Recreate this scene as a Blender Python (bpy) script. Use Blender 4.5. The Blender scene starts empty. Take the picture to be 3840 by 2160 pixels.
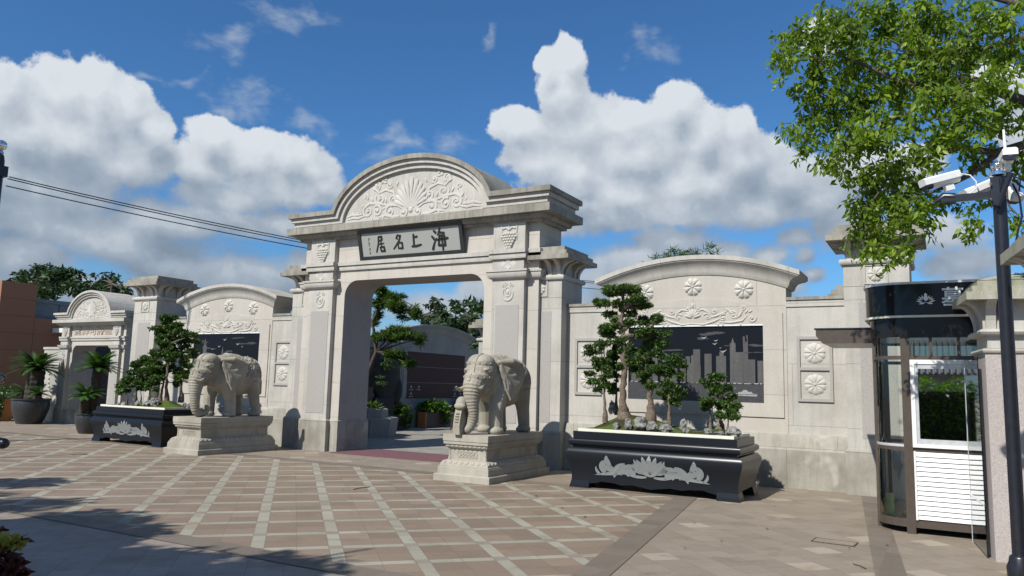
import bpy, bmesh, math, random
import numpy as np
from mathutils import Vector, Matrix, Euler
R = math.radians
random.seed(7)
rng = np.random.default_rng(11)
scene = bpy.context.scene
COL = scene.collection

# ------------------------------------------------------------------ camera
EYE = 1.6
FPX = 2875.0
yaw, pitch, roll = R(29.47), R(7.26), R(1.48)
fwd = Vector((-math.sin(yaw)*math.cos(pitch), math.cos(yaw)*math.cos(pitch), math.sin(pitch)))
rgt = Vector((math.cos(yaw), math.sin(yaw), 0)); upv = rgt.cross(fwd)
r2 = rgt*math.cos(roll)+upv*math.sin(roll); u2 = -rgt*math.sin(roll)+upv*math.cos(roll)
cam = bpy.data.cameras.new('camera'); camo = bpy.data.objects.new('camera', cam); COL.objects.link(camo)
cam.sensor_width = 36; cam.lens = 36*FPX/3840; cam.clip_end = 2000; cam.clip_start = 0.05
camo.matrix_world = Matrix(((r2.x, u2.x, -fwd.x, 0), (r2.y, u2.y, -fwd.y, 0), (r2.z, u2.z, -fwd.z, EYE), (0, 0, 0, 1)))
scene.camera = camo

# ------------------------------------------------------------------ light
SUN_EL = 44.0
SUN_D = Vector((0.25, 0.97, 0)).normalized()*math.cos(R(SUN_EL)); SUN_D.z = -math.sin(R(SUN_EL))
sun = bpy.data.lights.new('sun', 'SUN'); sun.energy = 4.9; sun.angle = R(0.6); sun.color = (1.0, 0.965, 0.905)
suno = bpy.data.objects.new('sun', sun); COL.objects.link(suno)
suno.rotation_euler = SUN_D.to_track_quat('-Z', 'Y').to_euler()
scene.view_settings.view_transform = 'Standard'; scene.view_settings.look = 'None'
scene.view_settings.exposure = 0.27; scene.view_settings.gamma = 1.0; scene.view_settings.use_curve_mapping = False
scene.cycles.max_bounces = 8; scene.cycles.transparent_max_bounces = 8
scene.cycles.use_denoising = True

# ------------------------------------------------------------------ node helpers
class NT:
    def __init__(s, tree): s.t = tree; s.n = tree.nodes; s.l = tree.links
    def new(s, typ, **kw):
        n = s.n.new(typ)
        for k, v in kw.items(): setattr(n, k, v)
        return n
    def put(s, sock, v):
        if isinstance(v, (int, float)): sock.default_value = v
        elif isinstance(v, (tuple, list)):
            v = tuple(v)
            if len(v) == 3 and sock.type == 'RGBA': v = v+(1,)
            sock.default_value = v
        elif v is not None: s.l.new(v, sock)
    def m(s, op, a, b=None, c=None, clamp=False):
        n = s.new('ShaderNodeMath', operation=op, use_clamp=clamp)
        s.put(n.inputs[0], a)
        if b is not None: s.put(n.inputs[1], b)
        if c is not None: s.put(n.inputs[2], c)
        return n.outputs[0]
    def vm(s, op, a, b=None, out=0):
        n = s.new('ShaderNodeVectorMath', operation=op)
        s.put(n.inputs[0], a)
        if b is not None:
            if op == 'SCALE': s.put(n.inputs[3], b)
            else: s.put(n.inputs[1], b)
        return n.outputs[out]
    def noise(s, vec, scale, detail=4, rough=0.5, dim='3D', out=0, dist=0.0):
        n = s.new('ShaderNodeTexNoise', noise_dimensions=dim)
        if vec is not None: s.put(n.inputs['Vector'], vec)
        n.inputs['Scale'].default_value = scale; n.inputs['Detail'].default_value = detail
        n.inputs['Roughness'].default_value = rough; n.inputs['Distortion'].default_value = dist
        return n.outputs[out]
    def mix(s, f, a, b, blend='MIX'):
        n = s.new('ShaderNodeMix', data_type='RGBA', blend_type=blend)
        s.put(n.inputs[0], f); s.put(n.inputs[6], a); s.put(n.inputs[7], b)
        return n.outputs[2]
    def mapr(s, v, a, b, c=0.0, d=1.0, smooth=False):
        n = s.new('ShaderNodeMapRange'); n.clamp = True
        if smooth: n.interpolation_type = 'SMOOTHSTEP'
        s.put(n.inputs[0], v); s.put(n.inputs[1], a); s.put(n.inputs[2], b); s.put(n.inputs[3], c); s.put(n.inputs[4], d)
        return n.outputs[0]
    def sep(s, v):
        n = s.new('ShaderNodeSeparateXYZ'); s.put(n.inputs[0], v); return n.outputs
    def comb(s, x, y, z=0.0):
        n = s.new('ShaderNodeCombineXYZ'); s.put(n.inputs[0], x); s.put(n.inputs[1], y); s.put(n.inputs[2], z); return n.outputs[0]
    def mapping(s, vec, scale=(1, 1, 1), loc=(0, 0, 0), rot=(0, 0, 0)):
        n = s.new('ShaderNodeMapping'); s.put(n.inputs[0], vec)
        n.inputs[1].default_value = loc; n.inputs[2].default_value = rot; n.inputs[3].default_value = scale
        return n.outputs[0]

# ------------------------------------------------------------------ world: sky with cumulus
world = bpy.data.worlds.new('World'); scene.world = world; world.use_nodes = True
wt = NT(world.node_tree); wt.n.clear()
def px_azel(x, y):
    d = r2*((x*1.4907-1920)/FPX) + u2*(-(y*1.4907-1080)/FPX) + fwd
    d.normalize(); return math.atan2(d.x, d.y), math.asin(d.z)
# lumps of cloud: where each stands (azimuth, elevation, radians) and its two radii; taken from the 2576-wide view
CL = [(165,225,95,75),(250,265,95,105),(180,345,180,130),(50,330,120,105),(5,225,55,60),(372,330,62,48),(300,410,140,90),(120,470,230,110),(-60,420,150,160),(250,215,60,60),(320,260,50,70),
      (545,345,72,58),(620,395,120,75),(725,400,85,70),(795,430,62,52),(690,470,190,60),(820,480,60,50),(500,420,90,60),
      (150,570,300,75),(50,640,160,70),(330,620,260,70),(600,560,230,60),(560,690,180,80),(660,720,140,90),(420,740,300,60),(200,730,260,60),
      (1425,150,58,62),(1420,230,72,90),(1370,160,30,40),(1480,310,120,80),(1560,300,100,60),(1300,320,82,55),(1345,400,95,70),(1440,430,150,90),(1600,370,170,95),(1700,265,75,58),(1770,330,90,90),(1850,320,55,65),(1860,400,120,80),(1560,480,180,75),(1750,470,220,80),(1950,440,120,70),(2060,500,120,80),(2130,570,110,80),(1480,510,120,40),
      (1700,605,135,58),(1590,650,170,55),(1810,640,120,55),(1940,640,60,40),(1880,690,150,60),(1560,690,150,60),(1700,720,300,60),(2020,640,38,38),(2045,690,35,30),(1960,720,80,40),
      (2330,600,150,60),(2420,660,120,50),(2210,700,60,25),(2440,700,70,25),(2500,200,60,60),(2560,320,60,100),(2060,90,50,50),(2200,430,160,60),
      (1120,780,200,50),(1200,740,60,40),(1450,480,130,60),(1560,540,190,55),(1720,530,170,60),(1420,560,70,40),(1900,520,180,70),(2000,600,60,40),(560,500,160,60),(420,560,200,70),(700,560,150,50),(800,600,90,40),(420,660,170,60),(60,540,200,80),(760,680,60,60),(1650,760,400,50)]
WI = [(700,35,85,38),(800,15,75,26),(540,110,62,32),(625,235,52,34),(590,270,30,20),(490,195,40,18),(790,330,60,30),(1640,150,60,30),(950,330,50,40),(1010,370,60,30),(1130,360,50,30),(1230,110,20,30),(2520,440,60,30),(400,190,40,20)]
def cloud_group(name, blobs):
    g = bpy.data.node_groups.new(name, 'ShaderNodeTree')
    g.interface.new_socket('V', in_out='INPUT', socket_type='NodeSocketVector')
    g.interface.new_socket('D', in_out='OUTPUT', socket_type='NodeSocketFloat')
    q = NT(g); gi = q.new('NodeGroupInput'); go = q.new('NodeGroupOutput')
    acc = None
    for (x, y, rx, ry) in blobs:
        az, el = px_azel(x, y)
        k = 1.4907/FPX
        v = q.vm('SUBTRACT', gi.outputs[0], (az, el, 0))
        v = q.vm('MULTIPLY', v, (1/(rx*k*1.07), 1/(ry*k), 0))
        d = q.m('SUBTRACT', 1.0, q.vm('LENGTH', v, out=1))
        acc = d if acc is None else q.m('SMOOTH_MAX', acc, d, 0.22)
    q.put(go.inputs[0], acc)
    return g
tc = wt.new('ShaderNodeTexCoord'); dx, dy, dz = wt.sep(tc.outputs['Generated'])
az = wt.m('ARCTAN2', dx, dy); el = wt.m('ARCSINE', dz)
uv = wt.comb(az, el, 0.0)
gA = cloud_group('cumulus_lumps', CL); gW = cloud_group('wisp_lumps', [(a, b, c*1.45, d*1.4) for a, b, c, d in WI])
def warp(v, sc, amt):
    n = wt.noise(v, sc, 3, 0.55, out=1)
    return wt.vm('ADD', v, wt.vm('SCALE', wt.vm('SUBTRACT', n, (0.5, 0.5, 0.5)), amt))
lown = wt.mapr(wt.m('ADD', el, wt.m('MULTIPLY', wt.m('SUBTRACT', wt.noise(uv, 6.0, 5, 0.55), 0.5), 0.24)), 0.08, 0.40, 0.0, 1.0, True)
def vor(v, sc):
    n = wt.new('ShaderNodeTexVoronoi', feature='SMOOTH_F1'); wt.put(n.inputs['Vector'], v); n.inputs['Scale'].default_value = sc; n.inputs['Smoothness'].default_value = 0.35; return n.outputs[0]
def dens(off, fine=True):
    v = wt.vm('ADD', uv, off)
    v = warp(v, 12.0, 0.030)
    g = wt.new('ShaderNodeGroup'); g.node_tree = gA; wt.put(g.inputs[0], v)
    v2 = warp(v, 60.0, 0.010)
    b = wt.m('ADD', wt.m('MULTIPLY', wt.m('SUBTRACT', 0.42, vor(v2, 19.0)), 0.42 if fine else 0.16), wt.m('MULTIPLY', wt.m('SUBTRACT', 0.42, vor(v2, 50.0)), 0.20 if fine else 0.08))
    n1 = wt.noise(v, 13.0 if fine else 8.5, 11 if fine else 7, 0.62 if fine else 0.55)
    return wt.m('ADD', wt.m('ADD', wt.m('MULTIPLY', g.outputs[0], 1.9 if fine else 0.75), b), wt.m('MULTIPLY', wt.m('SUBTRACT', n1, 0.5), 1.5))
D0 = dens((0, 0, 0)); D1 = dens((0.0, 0.0, 0), False); D2 = dens((-0.014, 0.030, 0), False)
lightn = wt.mapr(wt.m('SUBTRACT', D1, D2), -0.36, 0.42, 0, 1)
D0 = wt.m('ADD', D0, wt.m('MULTIPLY', wt.m('SUBTRACT', wt.noise(warp(uv, 30, 0.01), 48.0, 10, 0.70), 0.5), 0.95))
edge = wt.mapr(lown, 0.15, 0.75, 1.2, 0.34)
cover = wt.mapr(wt.m('DIVIDE', wt.m('ADD', D0, 0.04), edge), 0.0, 1.0, 0, 1, True)
puff = wt.mapr(wt.noise(warp(uv, 16, 0.02), 38.0, 6, 0.6), 0.3, 0.7, -0.07, 0.07)
bright = wt.m('ADD', wt.m('ADD', wt.m('MULTIPLY', lightn, 0.50), wt.m('MULTIPLY', lown, 0.54)), puff, clamp=True)
ccol = wt.mix(wt.mapr(bright, 0.05, 0.50), (2.9, 3.8, 5.0), (5.2, 6.1, 7.2))
ccol = wt.mix(wt.mapr(bright, 0.45, 0.95), ccol, (9.3, 9.9, 10.6))
gw = wt.new('ShaderNodeGroup'); gw.node_tree = gW; wv = warp(uv, 11.0, 0.13); wt.put(gw.inputs[0], wv)
wn = wt.noise(wt.mapping(uv, (1.0, 2.0, 1), rot=(0, 0, 0.6)), 14.0, 8, 0.66)
wd = wt.m('ADD', gw.outputs[0], wt.m('MULTIPLY', wt.m('SUBTRACT', wn, 0.57), 2.9))
wcov = wt.m('MULTIPLY', wt.mapr(wd, -0.05, 1.3, 0, 1, True), 0.60)
low_n = wt.noise(wt.mapping(uv, (1, 2.2, 1)), 6.0, 7, 0.6)
lowhaze = wt.m('MULTIPLY', wt.mapr(el, 0.16, -0.02, 0, 1, True), wt.mapr(low_n, 0.36, 0.62, 0.25, 0.9, True))
sky = wt.new('ShaderNodeTexSky', sky_type='NISHITA'); sky.sun_disc = False
sky.sun_elevation = R(SUN_EL); sky.sun_rotation = math.atan2(-SUN_D.x, -SUN_D.y)
sky.air_density = 1.0; sky.dust_density = 0.4; sky.ozone_density = 3.0; sky.altitude = 200
skyc = wt.vm('MULTIPLY', sky.outputs[0], (0.66, 1.17, 1.58))
c = wt.mix(lowhaze, skyc, (4.4, 5.6, 7.2))
c = wt.mix(wcov, c, (6.4, 7.3, 8.4))
c = wt.mix(cover, c, ccol)
# unseen broken cumulus added overhead and behind, to make the ambient light less blue
away = wt.mapr(wt.m('MAXIMUM', wt.m('ABSOLUTE', wt.m('ADD', az, 0.53)), wt.m('MULTIPLY', el, 1.55)), 0.95, 1.15, 0, 1, True)
rest = wt.noise(wt.mapping(tc.outputs['Generated'], (1, 1, 1.6)), 3.2, 7, 0.6)
rcov = wt.m('MULTIPLY', away, wt.mapr(rest, 0.46, 0.62, 0, 0.75, True))
c = wt.mix(rcov, c, wt.mix(wt.mapr(rest, 0.5, 0.7), (6.4, 6.7, 7.0), (3.9, 4.2, 4.6)))
bg = wt.new('ShaderNodeBackground'); wt.put(bg.inputs[0], c); bg.inputs[1].default_value = 0.063
wo = wt.new('ShaderNodeOutputWorld'); wt.l.new(bg.outputs[0], wo.inputs[0])
world.cycles.sampling_method = 'MANUAL'; world.cycles.sample_map_resolution = 512

# ------------------------------------------------------------------ materials
MATS = {}
def mat(name, rough=0.7, metal=0.0, spec=0.4, coat=0.0):
    m = bpy.data.materials.new(name); m.use_nodes = True
    q = NT(m.node_tree); b = q.n['Principled BSDF']
    b.inputs['Roughness'].default_value = rough; b.inputs['Metallic'].default_value = metal
    b.inputs['Specular IOR Level'].default_value = spec
    if coat: b.inputs['Coat Weight'].default_value = coat; b.inputs['Coat Roughness'].default_value = 0.05
    q.b = b; q.base = b.inputs['Base Color']; MATS[name] = m
    return m, q
def pos(q): return q.new('ShaderNodeNewGeometry').outputs['Position']
def bump(q, h, dist=0.01, strength=0.6):
    n = q.new('ShaderNodeBump'); n.inputs['Distance'].default_value = dist; n.inputs['Strength'].default_value = strength
    q.put(n.inputs['Height'], h); q.l.new(n.outputs[0], q.b.inputs['Normal'])
def granite(name, col, dark, speck=0.3, stain=0.25, streak=0.0, sc=(0.80, 0.78, 0.74), rough=0.75, blotch=None, seam=None, joints=None):
    m, q = mat(name, rough)
    p = pos(q)
    fine = q.noise(p, 160, 2, 0.6)
    c = q.mix(q.mapr(fine, 0.35, 0.65), tuple(x*(1-speck) for x in col), tuple(min(1, x*(1+speck*0.6)) for x in col))
    big = q.noise(p, 1.4, 6, 0.62)
    c = q.mix(q.mapr(big, 0.42, 0.70, 0, stain), c, dark)
    px, py, pz = q.sep(p)
    if streak:
        st = q.noise(q.mapping(p, (3.2, 3.2, 0.32)), 2.4, 6, 0.7)
        c = q.mix(q.mapr(st, 0.45, 0.72, 0, streak), c, dark)
    if blotch:
        bl = q.noise(p, blotch[0], 3, 0.55)
        c = q.mix(q.mapr(bl, blotch[1], blotch[1]+0.06, 0, blotch[3]), c, blotch[2])
    if seam:
        f = q.m('ABSOLUTE', q.m('SUBTRACT', q.m('FRACT', q.m('DIVIDE', q.m('ADD', px, seam[1]), seam[0])), 0.5))
        c = q.mix(q.mapr(f, 0.004/seam[0], 0.009/seam[0], 0.75, 0), c, (0.10, 0.09, 0.08))
    if joints:
        bk = q.new('ShaderNodeTexBrick'); q.put(bk.inputs['Vector'], q.comb(px, pz, 0)); bk.inputs['Scale'].default_value = 1.0; bk.inputs['Brick Width'].default_value = joints[0]; bk.inputs['Row Height'].default_value = joints[1]
        bk.inputs['Mortar Size'].default_value = 0.006; bk.inputs['Color1'].default_value = (0.90, 0.90, 0.90, 1); bk.inputs['Color2'].default_value = (1.0, 0.99, 0.98, 1); bk.inputs['Mortar'].default_value = (0.55, 0.53, 0.5, 1)
        c = q.mix(0.75, c, bk.outputs[0], 'MULTIPLY')
    q.put(q.base, c)
    bump(q, q.m('ADD', fine, q.m('MULTIPLY', q.noise(p, 25, 3), 0.6)), 0.006, 0.45)
    return m
G_LIGHT = granite('granite_light', (0.485, 0.465, 0.418), (0.27, 0.25, 0.205), 0.22, 0.5, 0.42, blotch=(1.1, 0.72, (0.50, 0.36, 0.20), 0.35), joints=(2.3, 1.05))
G_WARM = granite('granite_warm', (0.485, 0.452, 0.398), (0.34, 0.30, 0.24), 0.2, 0.38, 0.28, blotch=(2.6, 0.70, (0.50, 0.33, 0.15), 0.55), joints=(1.15, 0.78))
G_PINK = granite('granite_pinkish', (0.345, 0.325, 0.298), (0.28, 0.26, 0.235), 0.28, 0.2)
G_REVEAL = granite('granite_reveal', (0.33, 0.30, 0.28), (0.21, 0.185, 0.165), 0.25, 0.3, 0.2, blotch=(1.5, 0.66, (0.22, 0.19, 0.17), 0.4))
G_CAP = granite('granite_weathered', (0.31, 0.29, 0.245), (0.13, 0.12, 0.095), 0.22, 0.8, 0.8, seam=(1.26, 0.3))
G_PLINTH = granite('granite_plinth', (0.37, 0.35, 0.30), (0.19, 0.18, 0.145), 0.22, 0.85, 0.7, blotch=(1.3, 0.60, (0.45, 0.43, 0.385), 0.75), joints=(1.6, 0.68))
G_RELIEF = granite('granite_carved', (0.485, 0.465, 0.415), (0.31, 0.295, 0.25), 0.12, 0.25)
G_STATUE = granite('statue_stone', (0.345, 0.315, 0.255), (0.16, 0.145, 0.105), 0.18, 0.7, 0.25, blotch=(7.0, 0.70, (0.22, 0.16, 0.09), 0.6))
G_BASE = granite('pedestal_stone', (0.38, 0.35, 0.29), (0.20, 0.18, 0.14), 0.16, 0.65, 0.35, blotch=(6.0, 0.70, (0.17, 0.13, 0.09), 0.6))
G_SIDE = granite('granite_mossy', (0.40, 0.38, 0.31), (0.17, 0.18, 0.10), 0.25, 0.8, 0.9, blotch=(3.0, 0.60, (0.15, 0.17, 0.07), 0.6))
G_ROSY = granite('granite_rosy_rough', (0.44, 0.39, 0.36), (0.30, 0.26, 0.24), 0.45, 0.25, rough=0.85)
G_ROOF = granite('roof_stone', (0.40, 0.38, 0.35), (0.24, 0.23, 0.21), 0.15, 0.6, 0.3)
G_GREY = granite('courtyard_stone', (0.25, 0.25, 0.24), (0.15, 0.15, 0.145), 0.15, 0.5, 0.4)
def simple(name, col, rough=0.6, metal=0.0, spec=0.5, var=0.15, sc=20, coat=0.0, bmp=0.0):
    m, q = mat(name, rough, metal, spec, coat); p = pos(q)
    n = q.noise(p, sc, 4, 0.6)
    q.put(q.base, q.mix(q.mapr(n, 0.3, 0.7), tuple(c*(1-var) for c in col), tuple(min(1, c*(1+var)) for c in col)))
    if bmp: bump(q, n, bmp, 0.6)
    return m
BLACKG = simple('black_polished_granite', (0.010, 0.012, 0.016), 0.27, 0, 0.22, 0.5, 220)
PICG = simple('black_picture_granite', (0.010, 0.012, 0.017), 0.35, 0, 0.07, 0.5, 220)
m_, q_ = mat('black_fascia', 0.14, 0, 0.28); q_.put(q_.base, (0.012, 0.011, 0.012))
ETCH = simple('etched_grey', (0.17, 0.168, 0.16), 0.5, var=0.25, sc=30)
ETCH_D = simple('etched_dark', (0.043, 0.044, 0.047), 0.45, var=0.3, sc=30)
ETCH_W = simple('etched_pale', (0.30, 0.295, 0.28), 0.5, var=0.2, sc=30)
LOTUSG = simple('etched_lotus', (0.20, 0.212, 0.208), 0.6, var=0.15, sc=60)
CREAM = simple('cream_rim', (0.68, 0.66, 0.55), 0.4, var=0.05)
WHITE = simple('white_paint', (0.70, 0.70, 0.68), 0.35, var=0.04)
ALU = simple('aluminium', (0.55, 0.56, 0.57), 0.35, 0.3, var=0.1)
BROWN = simple('brown_metal', (0.085, 0.066, 0.052), 0.35, 0.2, var=0.12)
DARKM = simple('black_metal', (0.014, 0.015, 0.021), 0.32, 0.0, 0.5, var=0.2)
CHROME, _q = mat('chrome_ball', 0.08, 1.0); _q.put(_q.base, (0.75, 0.74, 0.72))
SIGNF = simple('sign_frame_black', (0.018, 0.022, 0.024), 0.4, var=0.2)
SIGNP = simple('sign_panel_grey', (0.32, 0.325, 0.295), 0.55, var=0.08, sc=90)
INK = simple('ink_black', (0.012, 0.012, 0.012), 0.6)
LETW = simple('letter_white', (0.75, 0.75, 0.75), 0.4)
LETG = simple('letter_gilt', (0.40, 0.33, 0.25), 0.5)
MAROON = simple('maroon_carpet', (0.13, 0.055, 0.062), 0.95, var=0.35, sc=35, bmp=0.004)
REDGR = simple('dark_red_granite', (0.050, 0.020, 0.018), 0.5, 0, 0.15, var=0.35, sc=70)
TERRA = simple('terracotta_cladding', (0.265, 0.125, 0.07), 0.8, var=0.12, sc=60)
CLADG = simple('grey_cladding', (0.13, 0.15, 0.17), 0.6, var=0.15, sc=12)
WOODO = simple('orange_and_sunlit_wood', (0.46, 0.17, 0.045), 0.5, var=0.2, sc=14)  # reddish tub, and the box ends as they look in sun
WOODD = simple('dark_and_shaded_wood', (0.045, 0.024, 0.016), 0.6, var=0.3, sc=14)  # stool, and the box sides as they look in shade
POT = simple('dark_glazed_pot', (0.03, 0.03, 0.032), 0.35, var=0.3)
ROCKD = simple('dark_rock', (0.012, 0.012, 0.013), 0.8, var=0.4, sc=8, bmp=0.03)
CABLE = simple('cable_black', (0.012, 0.012, 0.014), 0.5)
YELG = simple('yellow_green_plastic', (0.55, 0.62, 0.25), 0.4, var=0.08)
YEL = simple('yellow_plastic', (0.65, 0.5, 0.03), 0.4)
BARK = simple('bark_brown', (0.075, 0.058, 0.045), 0.9, var=0.4, sc=26, bmp=0.02)
BARKB = simple('bonsai_bark', (0.135, 0.103, 0.074), 0.9, var=0.6, sc=40, bmp=0.02)
BARKG = simple('cycad_bark', (0.04, 0.032, 0.025), 0.95, var=0.5, sc=40, bmp=0.03)
SOIL = simple('dark_soil', (0.04, 0.03, 0.02), 0.95, var=0.4)
def glass_mat(name, tint, alpha, rough=0.02):
    m, q = mat(name, rough)
    out = [n for n in q.n if n.type == 'OUTPUT_MATERIAL'][0]
    gl = q.new('ShaderNodeBsdfGlossy'); gl.inputs[0].default_value = (0.9, 0.92, 0.92, 1); gl.inputs[1].default_value = rough
    tr = q.new('ShaderNodeBsdfTransparent'); tr.inputs[0].default_value = tint+(1,)
    fr = q.new('ShaderNodeFresnel'); fr.inputs[0].default_value = 1.5
    mx = q.new('ShaderNodeMixShader'); q.put(mx.inputs[0], q.m('ADD', q.m('MULTIPLY', fr.outputs[0], 1.2), alpha, clamp=True))
    q.l.new(tr.outputs[0], mx.inputs[1]); q.l.new(gl.outputs[0], mx.inputs[2]); q.l.new(mx.outputs[0], out.inputs[0])
    return m
GLASS = glass_mat('clear_glass', (0.80, 0.86, 0.80), 0.02)
GLASSW = glass_mat('window_glass_dark', (0.05, 0.055, 0.05), 0.55)
GLASST = glass_mat('transom_glass', (0.45, 0.50, 0.47), 0.16)
SCREEN = glass_mat('screen_glass', (0.84, 0.82, 0.80), 0.03)
def leafmat(name, c1, c2, c3=None, trans=0.35, rough=0.5):
    m, q = mat(name, rough, 0, 0.35)
    g = q.new('ShaderNodeNewGeometry'); rnd = g.outputs['Random Per Island']
    c = q.mix(rnd, c1, c2)
    n = q.noise(g.outputs['Position'], 2.2, 3, 0.5)
    c = q.mix(q.mapr(n, 0.35, 0.65, 0, 0.6), c, tuple(x*0.62 for x in c1))
    if c3: c = q.mix(q.m('GREATER_THAN', rnd, 0.975), c, c3)
    q.put(q.base, c)
    out = [n for n in q.n if n.type == 'OUTPUT_MATERIAL'][0]
    t = q.new('ShaderNodeBsdfTranslucent'); q.put(t.inputs[0], q.vm('MULTIPLY', c, (1.3, 1.5, 0.5)))
    mx = q.new('ShaderNodeMixShader'); mx.inputs[0].default_value = trans
    q.l.new(q.b.outputs[0], mx.inputs[1]); q.l.new(t.outputs[0], mx.inputs[2]); q.l.new(mx.outputs[0], out.inputs[0])
    return m
L_CAMPHOR = leafmat('camphor_leaves', (0.085, 0.15, 0.012), (0.29, 0.40, 0.045), None, 0.45, 0.42)
L_BACK = leafmat('broad_leaves', (0.022, 0.045, 0.018), (0.055, 0.10, 0.035), None, 0.25)
L_PINE = leafmat('pine_needles', (0.035, 0.075, 0.012), (0.11, 0.18, 0.028), None, 0.3)
L_BONSAI = leafmat('bonsai_needles', (0.030, 0.070, 0.016), (0.10, 0.17, 0.030), None, 0.2)
L_CYCAD = leafmat('cycad_leaflets', (0.03, 0.075, 0.022), (0.085, 0.17, 0.04), None, 0.2, 0.38)
L_HEDGE = leafmat('hedge_leaves', (0.07, 0.15, 0.015), (0.20, 0.36, 0.03), None, 0.4)
L_CROTY = leafmat('croton_yellow', (0.45, 0.34, 0.05), (0.18, 0.24, 0.03), (0.4, 0.05, 0.03), 0.3)
L_CROTR = leafmat('croton_red', (0.10, 0.012, 0.012), (0.045, 0.02, 0.015), None, 0.3)
L_PLANT = leafmat('bright_pot_plant', (0.035, 0.08, 0.012), (0.15, 0.27, 0.035), None, 0.35)
MOSS, q_ = mat('moss_ground', 0.95, 0, 0.2)
p_ = pos(q_); n_ = q_.noise(p_, 3.2, 4, 0.6); f_ = q_.noise(p_, 60, 3, 0.7)
c_ = q_.mix(q_.mapr(n_, 0.42, 0.56), (0.055, 0.045, 0.022), (0.095, 0.15, 0.02)); c_ = q_.mix(q_.mapr(f_, 0.35, 0.65), q_.vm('MULTIPLY', c_, (0.5, 0.5, 0.5)), c_)
q_.put(q_.base, c_); bump(q_, f_, 0.02, 0.9)
ROCK, q_ = mat('limestone_rock', 0.85)
p_ = pos(q_); n_ = q_.noise(p_, 14, 6, 0.65)
q_.put(q_.base, q_.mix(q_.mapr(n_, 0.38, 0.6), (0.09, 0.09, 0.088), (0.30, 0.295, 0.27))); bump(q_, n_, 0.04, 0.9)

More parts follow.
